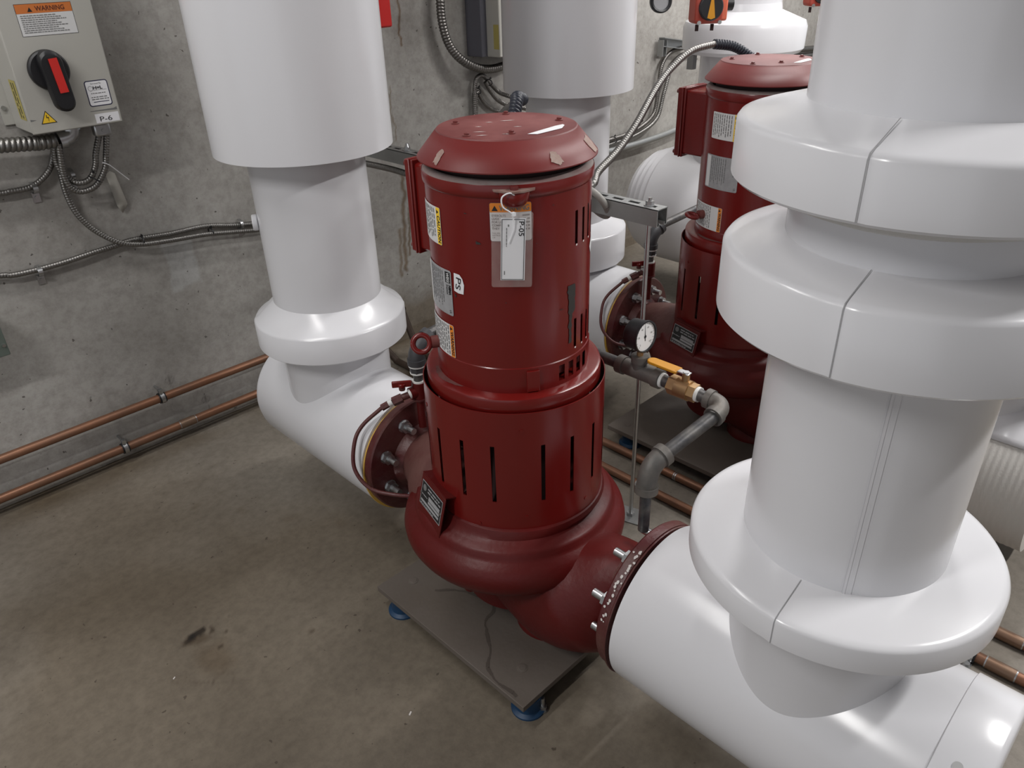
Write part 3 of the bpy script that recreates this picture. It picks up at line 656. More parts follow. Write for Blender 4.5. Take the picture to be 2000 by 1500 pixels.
# far left assembly
t = empty('insulated_pipe', (1.02, 1.78, 0), 'tall white jacketed pipe at left by the wall, wide sleeve above, thin collar below', 'pipe', 'white jacketed pipes')
mb = MB(); lathe(mb, (0, 0, 0), [(.2215, 1.089), (.2225, 1.086), (.2225, 2.0), (.2225, 3.4)], PVC, n=120, cap=False)
lathe(mb, (0, 0, 0), [(.147, 1.10), (.2215, 1.089)], PVCG, n=96, cap=False); mb.build('upper_sleeve', t)
jacket(t, .1475, .66, 1.13, 'riser_jacket')
mb = MB(); a_ = R(152); p_ = Vector((.1475 * cos(a_), .1475 * sin(a_), .905)); cyl(mb, p_ * 1, p_ + Vector((cos(a_), sin(a_), 0)) * .014, .021, PVC, 20); lab(mb.build('test_plug', t, bevel=.003), 'small round white plug on the riser side')
collar(t, .562, .641, .688, .206, .147, seam=150)
jacket(t, .149, .36, .57, 'lower_riser_jacket')
mb = MB(); y0, y1 = -.328, .235
lathe(mb, (0, y0, .31), [(.150, 0), (.1715, .001), (.172, .004), (.172, y1 - y0 - .02), (.168, y1 - y0 - .005), (.155, y1 - y0), (0.001, y1 - y0 + .004)], PVC, axis=(0, 1, 0), n=120); mb.build('horizontal_jacket', t)
# middle assembly (second pump)
t = empty('insulated_pipe', (2.1, 1.842, 0), 'white jacketed pipe in the middle, directly behind the foreground motor', 'pipe', 'white jacketed pipes')
mb = MB(); lathe(mb, (0, 0, 0), [(.2215, 1.089), (.2225, 1.086), (.2225, 3.4)], PVC, n=120, cap=False)
lathe(mb, (0, 0, 0), [(.147, 1.10), (.2215, 1.089)], PVCG, n=96, cap=False); mb.build('upper_sleeve', t)
jacket(t, .147, .62, 1.13, 'riser_jacket'); collar(t, .487, .610, .64, .218, .147, seam=100); jacket(t, .147, .36, .50, 'lower_riser_jacket')
mb = MB(); lathe(mb, (0, y0, .31), [(.150, 0), (.1715, .001), (.172, .004), (.172, y1 - y0 - .02), (.168, y1 - y0 - .005), (.155, y1 - y0), (0.001, y1 - y0 + .004)], PVC, axis=(0, 1, 0), n=120); mb.build('horizontal_jacket', t)
# near right assembly
t = empty('insulated_pipe', (1.02, .31, 0), 'big white jacketed pipe at right in the foreground with three stacked collars', 'pipe', 'white jacketed pipes')
jacket(t, .1525, 1.30, 3.4, 'upper_riser_jacket')
collar(t, 1.243, 1.318, 1.338, .2325, .152, seam=-176.5)
mb = MB(); lathe(mb, (0, 0, 0), [(.1715, 1.2435), (.176, 1.222), (.154, 1.214)], CLOTH, n=96, cap=False); mb.build('joint_filler', t)
jacket(t, .1545, 1.12, 1.25, 'spool_jacket')
collar(t, 1.062, 1.158, 1.172, .2325, .152, seam=-175.2)
jacket(t, .151, .66, 1.08, 'riser_jacket', 215)
mb = MB()
for a_, b_, rr_ in ((203.2, 204.0, .1512), (204.0, 205.4, .1526), (205.4, 208.5, .1518)):
    vs = [(rr_ * cos(R(x_)), rr_ * sin(R(x_)), z_) for x_ in (a_, (a_ + b_) / 2, b_) for z_ in (.68, 1.07)]
    mb.add(vs, [(0, 2, 3, 1), (2, 4, 5, 3)], PVC)
mb.build('lap_strip', t)
collar(t, .627, .678, .692, .2335, .151, seam=-177)
jacket(t, .149, .36, .635, 'lower_riser_jacket')
mb = MB(); ya, yb = -.232, .318
lathe(mb, (0, ya, .31), [(.1722, 0), (.1722, yb - ya - .004), (.1715, yb - ya - .001), (.150, yb - ya)], PVC, axis=(0, 1, 0), n=120, cap=False); mb.build('horizontal_jacket', t)
mb = MB(); lathe(mb, (0, -.306, .31), [(.0005, 0), (.165, .001), (.172, .004), (.1755, .010), (.1755, .078), (.1725, .0795)], PVC, axis=(0, 1, 0), n=120)
cap = mb.build('end_cap', t)
q = XP(1923, 1348, .955); 
mb = MB(); a_ = R(124); pc = Vector((.1755 * cos(a_), -.26, .31 + .1755 * sin(a_))); nd = Vector((cos(a_), 0, sin(a_))); cyl(mb, pc, pc + nd * .0012, .007, PVCG, 16); mb.build('rivet', cap)
# second pump near side, unfinished
t = empty('insulated_pipe', (2.1, .372, 0), 'white pipe at the right edge ending in raw ribbed insulation cloth', 'pipe', 'white jacketed pipes')
jacket(t, .150, .40, 3.4, 'riser_jacket'); collar(t, .60, .69, .70, .225, .15); collar(t, 1.05, 1.15, 1.17, .225, .15)
mb = MB(); lathe(mb, (0, -.20, .31), [(.15, 0), (.1715, .001), (.172, .004), (.172, .51), (.15, .513)], PVC, axis=(0, 1, 0), n=96); mb.build('horizontal_jacket', t)
mb = MB(); ya, yb = .16 - .372, .345 - .372
prof = []; L_ = yb - ya - .002; k = 0
while k * .0025 < L_: prof.append((.2185 + .0006 * sin(k * .0025 / .015 * 2 * pi), k * .0025)); k += 1
lathe(mb, (0, ya, .285), [(.15, 0)] + prof + [(.214, L_ + .001), (.15, L_ + .003)], CLOTH, axis=(0, 1, 0), n=96); mb.build('raw_insulation', t)
mb = MB(); vs = []; n_ = 24
for i in range(n_ + 1):
    a = R(30 + 112 * i / n_)
    for j, yy in enumerate((ya - .004, yb + .004)): vs.append((.2225 * cos(a), yy, .285 + .2225 * sin(a)))
mb.add(vs, [(2 * i, 2 * i + 2, 2 * i + 3, 2 * i + 1) for i in range(n_)], PVC); mb.build('loose_jacket_sheet', t, solid=.0015)
# third line beyond the second pump
t = empty('insulated_pipe', (3.18, 1.81, 0), 'bulky white elbow and riser with ringed end beyond the second pump, by the wall', 'pipe', 'white jacketed pipes')
mb = MB(); lathe(mb, (0, 0, 0), [(.17, .3), (.17, 1.12)], PVC, n=96, cap=False); mb.build('riser_jacket', t)
mb = MB(); lathe(mb, (0, 0, 0), [(.165, 1.10), (.236, 1.103), (.250, 1.118), (.252, 1.20), (.243, 1.222), (.145, 1.262), (.14, 1.29)], PVC, n=96, cap=False); mb.build('valve_cover', t)
mb = MB(); lathe(mb, (0, 0, 0), [(.14, 1.28), (.14, 3.4)], PVC, n=96, cap=False); mb.build('upper_riser_jacket', t)
mb = MB(); lathe(mb, (-.04, -.7, .41), [(.2, 0), (.27, .004), (.27, .95), (.262, .955), (.262, .985), (.25, .99), (.25, 1.02), (.237, 1.025), (.237, 1.055), (.222, 1.06), (.21, 1.09), (0.001, 1.11)], PVC, axis=(0, 1, 0), n=96)
mb.build('elbow_jacket', t)
# ------------------------------------------------ gauge piping of the front pump (black iron) and its twin stub
def elbow(mb, a, c, b, r, m, rb=None):
    """90 degree threaded elbow: a and b are the two mouths, c the corner"""
    a, c, b = Vector(a), Vector(c), Vector(b); P = [a] + [((1 - t_) ** 2) * a.lerp(c, .35) + 2 * t_ * (1 - t_) * c + t_ ** 2 * b.lerp(c, .35) for t_ in [i / 10 for i in range(11)]] + [b]
    tube(mb, P, r, m, 24); rb = rb or r * 1.16
    for p, q_ in ((a, c), (b, c)):
        d = (q_ - p).normalized(); cyl(mb, p, p + d * r * .75, rb, m, 24)
def gauge_line(ox, oy, label, full, g):
    t = empty('gauge_pipe', (ox, oy, .4), label, 'pipe', g); O = Vector((0, 0, -.4))
    def P(x, y, z): return Vector((x - 1.02, y - 1.045, z)) + O
    r = .0135
    mb = MB(); cyl(mb, P(1.02, 1.397, .545), P(1.02, 1.397, .60), .0125, BLKPIPE, 20); mb.build('nipple', t)
    for zz in (.546, .572, .592):
        mb = MB(); cyl(mb, P(1.02, 1.397, zz), P(1.02, 1.397, zz + .0045), .0165 + (zz - .546) * .12, TAPE, 20); mb.build('thread_tape', t)
    mb = MB(); cyl(mb, P(1.02, 1.397, .576), P(1.02, 1.397, .592), .020, FITD, 8); elbow(mb, P(1.02, 1.397, .597), P(1.02, 1.397, .640), P(1.07, 1.397, .662), .0205, FITD); mb.build('elbow', t)
    xe = 1.241 if full else 1.36
    mb = MB(); cyl(mb, P(1.06, 1.397, .665), P(xe - .026, 1.397, .675), r, BLKPIPE, 20); mb.build('pipe', t)
    mb = MB(); elbow(mb, P(xe - .036, 1.397, .675), P(xe, 1.397, .678), P(xe, 1.36, .678), .019, FIT); mb.build('elbow', t)
    mb = MB(); cyl(mb, P(xe, 1.37, .678), P(xe, .91, .678), r, BLKPIPE, 20); mb.build('pipe', t)
    if not full: return t
    mb = MB(); cyl(mb, P(1.241, .925, .678), P(1.241, .815, .678), .0185, FIT, 24); sock(mb, P(1.241, .928, .678), P(1.241, .910, .678), .0215, FIT); sock(mb, P(1.241, .83, .678), P(1.241, .812, .678), .0215, FIT)
    cyl(mb, P(1.241, .872, .68), P(1.241, .872, .716), .0165, FIT, 24); sock(mb, P(1.241, .872, .702), P(1.241, .872, .718), .0195, FIT); mb.build('tee', t)
    mb = MB(); cyl(mb, P(1.241, .812, .678), P(1.241, .805, .678), .0165, TAPE, 24); mb.build('thread_tape', t)
    mb = MB(); cyl(mb, P(1.241, .806, .678), P(1.241, .775, .678), r, BLKPIPE, 20); mb.build('pipe', t)
    mb = MB(); hexa(mb, P(1.241, .788, .678), P(1.241, .768, .678), .0225, BRASS); cyl(mb, P(1.241, .77, .678), P(1.241, .738, .678), .0225, BRASS, 28); hexa(mb, P(1.241, .74, .678), P(1.241, .722, .678), .0205, BRASS)
    cyl(mb, P(1.241, .752, .69), P(1.241, .752, .718), .0085, BRASS, 16); hexa(mb, P(1.241, .752, .712), P(1.241, .752, .720), .0075, ZINC)
    vb = mb.build('ball_valve', t)
    mb = MB(); pts = []
    hv = [(1.241, .745, .7165), (1.241, .765, .7165), (1.2435, .772, .710), (1.2435, .83, .711)]
    box(mb, P(1.241, .757, .717), (.016, .028, .003), ZINC); box(mb, P(1.243, .772, .7155), (.016, .012, .004), YEL)
    box(mb, P(1.243, .806, .714), (.026, .07, .0062), YEL); cyl(mb, P(1.243, .838, .7110), P(1.243, .838, .7172), .013, YEL, 16); lab(mb.build('lever_handle', vb, bevel=.002), 'yellow lever handle')
    mb = MB(); cyl(mb, P(1.241, .722, .678), P(1.241, .715, .678), .0165, TAPE, 24); mb.build('thread_tape', t)
    mb = MB(); cyl(mb, P(1.241, .718, .678), P(1.241, .69, .676), r, BLKPIPE, 20); mb.build('pipe', t)
    mb = MB(); elbow(mb, P(1.241, .698, .678), P(1.241, .655, .676), P(1.197, .655, .668), .0185, FIT); mb.build('elbow', t)
    mb = MB(); cyl(mb, P(1.206, .655, .670), P(1.198, .655, .668), .0165, TAPE, 24); mb.build('thread_tape', t)
    mb = MB(); cyl(mb, P(1.205, .655, .670), P(1.065, .682, .628), .0145, BLKPIPE, 20); mb.build('pipe', t)
    mb = MB(); elbow(mb, P(1.075, .681, .631), P(1.030, .688, .618), P(1.028, .688, .560), .0205, FIT); mb.build('elbow', t)
    mb = MB(); cyl(mb, P(1.028, .688, .5585), P(1.028, .688, .5625), .017, TAPE, 20); mb.build('thread_tape', t)
    mb = MB(); cyl(mb, P(1.028, .688, .56), P(1.028, .688, .462), .0115, BLKPIPE, 20); mb.build('pipe', t)
    # the gauge
    gc = P(1.241, .876, .766); nd = Vector((-.66, -.70, .12)).normalized(); nd = Vector((-.04, -1, .06)).normalized()
    mb = MB(); lathe(mb, gc + nd * -.022, [(.030, 0), (.0335, .003), (.0345, .03), (.0365, .034), (.0365, .040), (.0335, .0405), (.0325, .036)], RUB, axis=tuple(nd), n=48); cyl(mb, P(1.241, .872, .715), P(1.241, .872, .742), .0075, BRASS, 8)
    gg = mb.build('pressure_gauge', t)
    mb = MB(); cyl(mb, gc + nd * .008, gc + nd * .0145, .0325, GLS, 48); dial = mb.build('dial', gg)
    gr = Vector((0, 0, 1)).cross(nd).normalized(); gu = nd.cross(gr)
    d = Decal(lambda u, v, l: gc + nd * (.0147 + l) + gr * u + gu * v)
    for k in range(21):
        a = R(225 - 270 * k / 20); r0 = .0265 if k % 2 == 0 else .028
        c_, s_ = cos(a), sin(a); wd = .0004
        d.poly([(r0 * c_ - wd * s_, r0 * s_ + wd * c_), (.0305 * c_ - wd * s_, .0305 * s_ + wd * c_), (.0305 * c_ + wd * s_, .0305 * s_ - wd * c_), (r0 * c_ + wd * s_, r0 * s_ - wd * c_)], INK, 1)
    for k, s_ in enumerate(('0', '20', '40', '60', '80', '100')):
        a = R(225 - 54 * k); d.text(s_, .0215 * cos(a) - .003, .0215 * sin(a) - .002, .006, INK, 1)
    d.poly([(-.001, -.010), (.001, -.010), (.0005, .026), (-.0005, .026)], BLK, 2); d.poly([(.0035 * cos(k), .0035 * sin(k)) for k in [2 * pi * i / 12 for i in range(12)]], BLK, 3)
    d.build('scale_and_needle', dial if False else gg)
    return t
gauge_line(*P1, 'black iron gauge pipe with brass valve, yellow lever and dial, beside the foreground pump', True, 'gauge piping')
gauge_line(*P2, 'plain grey iron pipe and elbow running behind the second red pump', False, 'gauge piping')

# ------------------------------------------------ strut arm, hanging rod
t = empty('strut_channel', (1.51, 1.022, .956), 'slotted grey steel strut arm reaching out from the wall behind the foreground motor', 'bracket')
mb = MB(); Ls = 1.518
for s in (-.0195, .0195): box(mb, (s, Ls / 2, -.021), (.0022, Ls, .042), STRUT)
for s in (-.0145, .0145): box(mb, (s, Ls / 2, -.042), (.009, Ls, .002), STRUT); 
for s in (-.0105, .0105): box(mb, (s, Ls / 2, -.038), (.002, Ls, .008), STRUT)
# slotted top web: two rails and bridges
for s in (-.0135, .0135): box(mb, (s, Ls / 2, -.001), (.0142, Ls, .0024), STRUT)
k = 0; yy = 0
while yy < Ls:
    wd = .018; box(mb, (0, yy + wd / 2, -.001), (.0135, wd, .0024), STRUT); yy += .05
mb.build('channel', t)
for yy, up in ((.038, 0), (.86, 0), (.98, 0)):
    mb = MB(); cyl(mb, (0, yy, .0004), (0, yy, .003), .014, ZINC, 20); hexa(mb, (0, yy, .003), (0, yy, .012), .0105, ZINC)
    if yy < .1: cyl(mb, (0, yy, .012), (0, yy, .02), .005, ZINC, 10)
    else: cyl(mb, (0, yy, .012), (0, yy, .024), .009, ZINC, 14, r2=.004)
    mb.build('bolt', t)
t = empty('threaded_rod', (1.51, 1.06, 0), 'thin zinc threaded rod standing on the floor beside the foreground pump, holding up the strut', 'rod')
mb = MB(); tube(mb, [(0, 0, .004 + i * .0035) for i in range(262)], .006, ZINC, 10, rf=lambda s, a: .0060 + .0005 * sin(s / .007 * 2 * pi)); mb.build('rod', t)
mb = MB(); box(mb, (-.0, .0, .002), (.07, .09, .004), STRUT, rz=.3); mb.build('foot_plate', t)
mb = MB(); hexa(mb, (0, 0, .004), (0, 0, .014), .0115, ZINC); mb.build('nut', t)

# ------------------------------------------------ flexible conduits to the motors
def flex_obj(name, pts, r, m, label, cat, group=None, pitch=.006, depth=.14, n=10, boot=None, parent=None):
    if parent is not None:
        mb = MB(); flexi(mb, pts, r, m, pitch, depth, n); return mb.build(name, parent)
    o = Vector(pts[0]); mb = MB(); flexi(mb, pts, r, m, pitch, depth, n)
    if boot is None:
        ob = mb.build(name, loc=o); return tag(ob, label, cat, group)
    t = empty(name, o, label, cat, group); mb.v = [v - o for v in mb.v]; mb.build('conduit', t)
    mb = MB(); flexi(mb, boot, r * 1.45, BOOT, .0095, .3, 14); mb.v = [v - o for v in mb.v]; lab(mb.build('bend_sleeve', t), 'black ribbed bend sleeve'); return t
A = [XP(1158, 360, 1.50), XP(1168, 336, 1.55), XP(1205, 296, 1.66), XP(1243, 242, 1.78), XP(1280, 175, 1.93), XP(1310, 135, 2.03), XP(1350, 100, 2.13), XP(1395, 86, 2.22)]
B = [XP(1395, 86, 2.22), XP(1430, 90, 2.28), XP(1455, 103, 2.32), XP(1472, 122, 2.34), Vector((2.30, 1.30, 1.12)), Vector((2.215, 1.285, 1.06)), Vector((2.165, 1.285, 1.045))]
flex_obj('motor_conduit', [Vector((1.47, 1.24, .90)), Vector((1.46, 1.25, .95))] + A, .0105, FLEX, 'grey flexible conduit arching from the strut up to the second pump', 'conduit', 'motor conduits', .009, .16, 12, boot=B)
A = [Vector((1.57, 1.9, .90)), Vector((1.565, 1.74, .98)), Vector((1.45, 1.50, 1.13)), XP(1020, 194, 1.33)]
B = [XP(1020, 194, 1.33), XP(1010, 191, 1.29), XP(1008, 205, 1.26), Vector((1.215, 1.235, 1.16)), Vector((1.16, 1.235, 1.10)), Vector((1.125, 1.235, 1.06)), Vector((1.082, 1.235, 1.05))]
flex_obj('motor_conduit', A, .0105, FLEX, 'flexible conduit with a black ribbed sleeve peeking over the foreground red motor cover', 'conduit', 'motor conduits', .009, .16, 12, boot=B)
# loop hanging on the strut beside the motor
c0 = XP(1165, 402, 1.50)
mb = MB(); torus(mb, (0, 0, 0), .042, .0088, mat('grey_sheath', (.30, .29, .27), .5, noise_amt=.4), axis=(.72, -.2, .45), n=48, k=14)
ob = mb.build('cable_loop'); ob.location = c0 + Vector((0, .0, .008)); tag(ob, 'round loop of grey sheathed cable hooked over the strut, right of the foreground motor', 'cable')

# flex cables under the strut arm at left
flex_obj('armoured_cable', [Vector((1.38, 2.50, .86)), Vector((1.47, 2.3, .885)), Vector((1.492, 2.1, .890)), Vector((1.495, 1.9, .884)), Vector((1.50, 1.6, .885)), Vector((1.505, 1.35, .89))], .0105, FLEX,
         'dark armoured cable slung under the strut arm, left of the foreground motor box', 'cable', 'armoured cables', .0075)

# ------------------------------------------------ disconnect switch on the wall, left
bx0, bx1, bz0, bz1, by = .571, .803, 1.112, 1.58, 2.38
t = empty('disconnect_switch', ((bx0 + bx1) / 2, 2.54, bz0), 'grey wall switch box at top left with a big black and red handle, marked P-6', 'switch', 'wall switch boxes')
O = Vector(((bx0 + bx1) / 2, 2.54, bz0)); hw = (bx1 - bx0) / 2; hh = bz1 - bz0
mb = MB(); box(mb, (0, -.0775, hh / 2), (hw * 2, .145, hh), BOXG); mb.build('enclosure', t, bevel=.004)
mb = MB(); box(mb, (0, -.156, hh / 2), (hw * 2 + .002, .009, hh + .002), BOXG); dr = mb.build('door', t, bevel=.003)
mb = MB(); box(mb, (0, -.003, hh / 2 + .004), (hw * 2 + .05, .005, hh - .01), BOXG); fl = mb.build('mounting_flange', t, bevel=.002)
mb = MB(); cyl(mb, (-hw - .0155, -.005, .055), (-hw - .0155, -.0105, .055), .006, ZINC, 12); mb.build('screw', fl)
def fr(u, v, l): return Vector((u - O.x, -.1605 - l, v - O.z))
d = Decal(fr)
d.rect(.6175, 1.345, .7525, 1.4195, BLK, 1); d.rect(.6185, 1.346, .7515, 1.4185, WHT, 2); d.rect(.6185, 1.3975, .7515, 1.4185, ORGD, 3)
d.tri(.651, 1.401, .012, BLK, 4); d.text('WARNING', .664, 1.4025, .0155, mat('label_brown', (.09, .02, .01), .5), 4, 0, .0003, width=.07)
for i in range(9): d.lines(.625, .708 + .012 * ((i * 7) % 3), 1.3915 - i * .0048, .0018, INK, 4, False, i + 60)
d.build('warning_label', dr)
d = Decal(fr); rrect(d, .7285, 1.160, .7895, 1.2265, .007, NAVY, 1); rrect(d, .731, 1.1625, .787, 1.224, .005, WHT2, 2)
d.text('Serviced By', .744, 1.2165, .0062, INK, 3, 0, 0, width=.028); d.text('H=L', .7478, 1.2035, .0115, BLK, 3, 0, .0004, width=.025); d.lines(.748, .783, 1.201, .0009, INK, 3, False, 4)
pts = [2 * pi * i / 20 for i in range(20)]
for i in range(20): a, b = pts[i], pts[(i + 1) % 20]; d.poly([(.7415 + .0065 * cos(a), .2 + 1.0065 + .0065 * sin(a)), (.7415 + .0065 * cos(b), 1.2065 + .0065 * sin(b)), (.7415 + .0055 * cos(b), 1.2065 + .0055 * sin(b)), (.7415 + .0055 * cos(a), 1.2065 + .0055 * sin(a))], INK, 3)
d.lines(.740, .779, 1.1925, .002, INK, 3, False, 31); d.lines(.738, .783, 1.1825, .0022, INK, 3, False, 32); d.lines(.738, .783, 1.177, .0022, INK, 3, False, 33); d.rect(.741, 1.1705, .782, 1.1722, NAVY, 3)
d.build('service_sticker', dr)
d = Decal(fr); d.poly([(.5968, 1.1345), (.6365, 1.1345), (.6145, 1.1675)], BLK, 1); d.poly([(.600, 1.1365), (.633, 1.1365), (.6145, 1.164)], YELL, 2)
d.poly([(.6135, 1.1565), (.6155, 1.1565), (.6145, 1.1505), (.619, 1.1510), (.6172, 1.1395), (.6165, 1.1395), (.6168, 1.1487), (.6125, 1.1487)], BLK, 3); d.build('shock_hazard_label', dr)
d = Decal(fr); d.rect(.7335, 1.1165, .797, 1.1405, WHT2, 1); d.text('P-6', .743, 1.120, .0185, BLK, 2, 0, 0, width=.034); lab(d.build('tape_label', dr), 'white tape handwritten P-6')
d = Decal(fr); d.poly([(.5735, 1.1445), (.588, 1.1465), (.5735, 1.1495)], INK, 1); d.build('scuff_mark', dr)
d = Decal(fr); d.poly([(.7255, 1.1485), (.7965, 1.1455), (.7965, 1.1535), (.788, 1.1505), (.7255, 1.1495)], INK, 1); d.build('scuff_mark', dr)
d = Decal(lambda u, v, l: Vector((-hw - .0003 - l, -.14 + u, v - O.z))); d.rect(.0, 1.145, .055, 1.245, mat('faded_yellow', (.4, .34, .1), .6), 1)
for i in range(2): d.lines(-1.238, -1.15, .018 + i * .018, .006, BLK, 2, True, 70 + i)
lab(d.build('side_label', t), 'faded yellow label on the side')
# handle
hc = Vector((.652, 0, 1.264)) - Vector((O.x, 0, O.z)); hc.y = -.161
mb = MB(); lathe(mb, hc, [(.049, 0), (.050, .003), (.049, .012), (.045, .016)], RUB, axis=(0, -1, 0), n=48); hd = mb.build('rotary_handle', t)
mb = MB(); vs = []
out = []
for i in range(13): a = R(0 + 180 * i / 12); out.append((.0285 * cos(a), .022 + .0285 * sin(a)))
for i in range(13): a = R(180 + 180 * i / 12); out.append((.0255 * cos(a), -.078 + .0255 * sin(a)))
n = len(out); tilt = R(4)
out = [(x * cos(tilt) - z * sin(tilt), x * sin(tilt) + z * cos(tilt)) for x, z in out]
for yy, sc in ((-.014, 1), (-.034, .98), (-.040, .88)): vs += [hc + Vector((x * sc + .004, yy, (z + .03) * sc - .03)) for x, z in out]
fs = [tuple(range(n)), tuple(range(2 * n, 3 * n))[::-1]] + [(j * n + i, j * n + (i + 1) % n, (j + 1) * n + (i + 1) % n, (j + 1) * n + i) for j in range(2) for i in range(n)]
mb.add(vs, fs, RUB); mb.build('lever', hd)
mb = MB(); ax = (Vector((cos(tilt), 0, sin(tilt))), Vector((0, 1, 0)), Vector((-sin(tilt), 0, cos(tilt))))
box(mb, hc + Vector((.009, -.0415, -.012)), (.021, .004, .084), HRED, axes=ax); lab(mb.build('red_insert', hd), 'red insert of the handle')
# fittings below the box
t = empty('cable_connector', (.768, 2.47, 1.075), 'twin-screw zinc cable connector under the right end of the P-6 box', 'connector', 'zinc connectors')
mb = MB(); box(mb, (0, 0, .010), (.046, .03, .036), ZINC); mb.build('clamp_body', t, bevel=.006)
mb = MB(); cyl(mb, (0, 0, .026), (0, 0, .040), .017, ZINC, 20); mb.build('throat', t)
mb = MB(); cyl(mb, (.0, -.0145, .008), (.0, -.018, .008), .005, ZINC, 10); mb.build('screw', t)
t = empty('conduit_connector', (.690, 2.47, 1.085), 'big zinc elbow connector under the middle of the P-6 box', 'connector', 'zinc connectors')
mb = MB(); elbow(mb, (0, 0, .028), (0, 0, -.005), (-.042, -.0, -.010), .022, ZINC); mb.build('elbow_body', t)
q0, q1, q2 = W(-700, 330, 2.47), W(20, 283, 2.47), W(70, 280, 2.47)
flex_obj('flexible_conduit', [q0, q1, q2, Vector((.644, 2.47, 1.074))], .0205, FLEX, 'fat ribbed steel conduit entering the P-6 box from the left', 'conduit', 'steel conduits', .0135, .2, 18)
# armoured cables hanging from the connector in a U
def px_path(pts, Y): return [W(a, b, y_ if y_ else Y) for a, b, y_ in pts]
flex_obj('armoured_cable', [Vector((.758, 2.47, 1.07))] + px_path([(187, 300, 2.47), (186, 325, 2.475), (175, 350, 2.48), (152, 357, 2.49), (128, 345, 2.50), (112, 322, 2.50), (107, 298, 2.49), (107, 276, 2.48)], 2.48), .0088, FLEX,
         'inner of two armoured cables looping in a U under the P-6 box', 'cable', 'armoured cables', .0075, .16, 12)
flex_obj('armoured_cable', [Vector((.779, 2.47, 1.07))] + px_path([(207, 300, 2.47), (205, 330, 2.475), (188, 362, 2.48), (160, 374, 2.485), (138, 366, 2.485), (124, 340, 2.48), (118, 305, 2.47), (114, 280, 2.465)], 2.48), .0088, FLEX,
         'outer of two armoured cables looping in a U under the P-6 box', 'cable', 'armoured cables', .0075, .16, 12)
flex_obj('armoured_cable', px_path([(112, 300, 2.515), (120, 345, 2.518), (132, 385, 2.52), (152, 420, 2.52), (185, 450, 2.52), (232, 473, 2.510), (275, 477, 2.508), (330, 470, 2.508), (400, 458, 2.508), (455, 453, 2.508), (510, 448, 2.512), (560, 440, 2.515)], 2.52), .0085, FLEX,
         'armoured cable sweeping down from the P-6 box then right to the tall white pipe', 'cable', 'armoured cables', .0075, .16, 12)
flex_obj('armoured_cable', px_path([(-900, 690, 0), (-450, 600, 0), (-30, 542, 0), (20, 538, 0), (60, 530, 0), (120, 514, 0), (180, 494, 0), (225, 480, 2.53), (262, 468, 2.53), (330, 457, 2.528), (400, 442, 2.528), (455, 440, 2.528), (500, 436, 2.528), (560, 428, 2.528)], 2.525), .0088, FLEX,
         'armoured cable from the left edge rising right across the wall, lowest of the cables', 'cable', 'armoured cables', .0075, .16, 12)
flex_obj('armoured_cable', px_path([(-900, 480, 0), (-450, 425, 0), (-30, 381, 0), (20, 374, 0), (58, 366, 0), (82, 350, 0), (98, 328, 0), (104, 300, 0), (106, 276, 2.50)], 2.525), .0085, FLEX,
         'armoured cable leaving the P-6 box to the left edge at conduit clip height', 'cable', 'armoured cables', .0075, .16, 12)
# straps and ties
def strap(px, py, label, s=1):
    p = W(px, py, 2.54); t = empty('cable_strap', p, label, 'strap', 'zinc cable straps')
    mb = MB(); pts = [Vector((0, -.004 - .026 * sin(a), -.016 * cos(a))) for a in [pi * i / 10 for i in range(11)]]
    for a, b in zip(pts, pts[1:]): box(mb, (a + b) / 2, (.013 * s, .0018, (b - a).length + .001), ZINC, axes=(Vector((1, 0, 0)), (b - a).normalized().cross(Vector((1, 0, 0))), (b - a).normalized()))
    mb.build('band', t)
    mb = MB(); box(mb, (0, -.002, -.028), (.02 * s, .003, .03), ZINC); cyl(mb, (0, -.004, -.029), (0, -.008, -.029), .0055, ZINC, 8); mb.build('screw_tab', t)
strap(64, 366, 'zinc strap on the upper left cable near the photo edge'); strap(74, 528, 'zinc strap on the lower left cable near the photo edge'); strap(466, 436, 'small zinc strap just left of the tall white pipe', .7); strap(137, 340, 'zinc strap behind the U of cables below the P-6 box', .8)
def tie(px, py, label, Y=2.51, l=.05, rz=0, m=RUB, r=.019, sq=.62):
    p = W(px, py, Y); mb = MB(); torus(mb, (0, 0, 0), r, .0021, m, axis=(cos(rz), 0, sin(rz)), n=26, k=6, sx=sq); box(mb, (0, -.010, r * .9), (.005, .006, .006), m); cyl(mb, (0, -.010, r * .9), (-.003, -.016, r * 1.3), .0012, m, 6)
    o = mb.build('cable_tie'); o.location = p; tag(o, label, 'cable tie', 'black cable ties')
tie(277, 469, 'black tie joining two cables just right of where they cross', 2.52); tie(412, 452, 'black tie on the twin cables nearer the tall white pipe', 2.52)
tie(184, 349, 'black tie round the U of cables under the P-6 box', 2.478, rz=.9, r=.024)
p = W(213, 322, 2.465); t = empty('paper_tag', p, 'narrow cream paper tag hanging on a white tie beside the U of cables', 'tag')
mb = MB(); e = W(252, 351, 2.50) - p; tube(mb, smooth_path([W(200, 318, 2.46) - p, Vector((0, 0, 0)), e], .01), .0016, WHT2, 6); mb.build('white_tie', t)
mb = MB(); c = [W(a, b, 2.53) - p for a, b in ((206, 341), (214, 334), (224, 338), (249, 398), (240, 416), (229, 402))]
mb.add(c, [tuple(range(6))], mat('cream_paper', (.40, .38, .34), .7)); mb.build('paper_slip', t, solid=.0006)

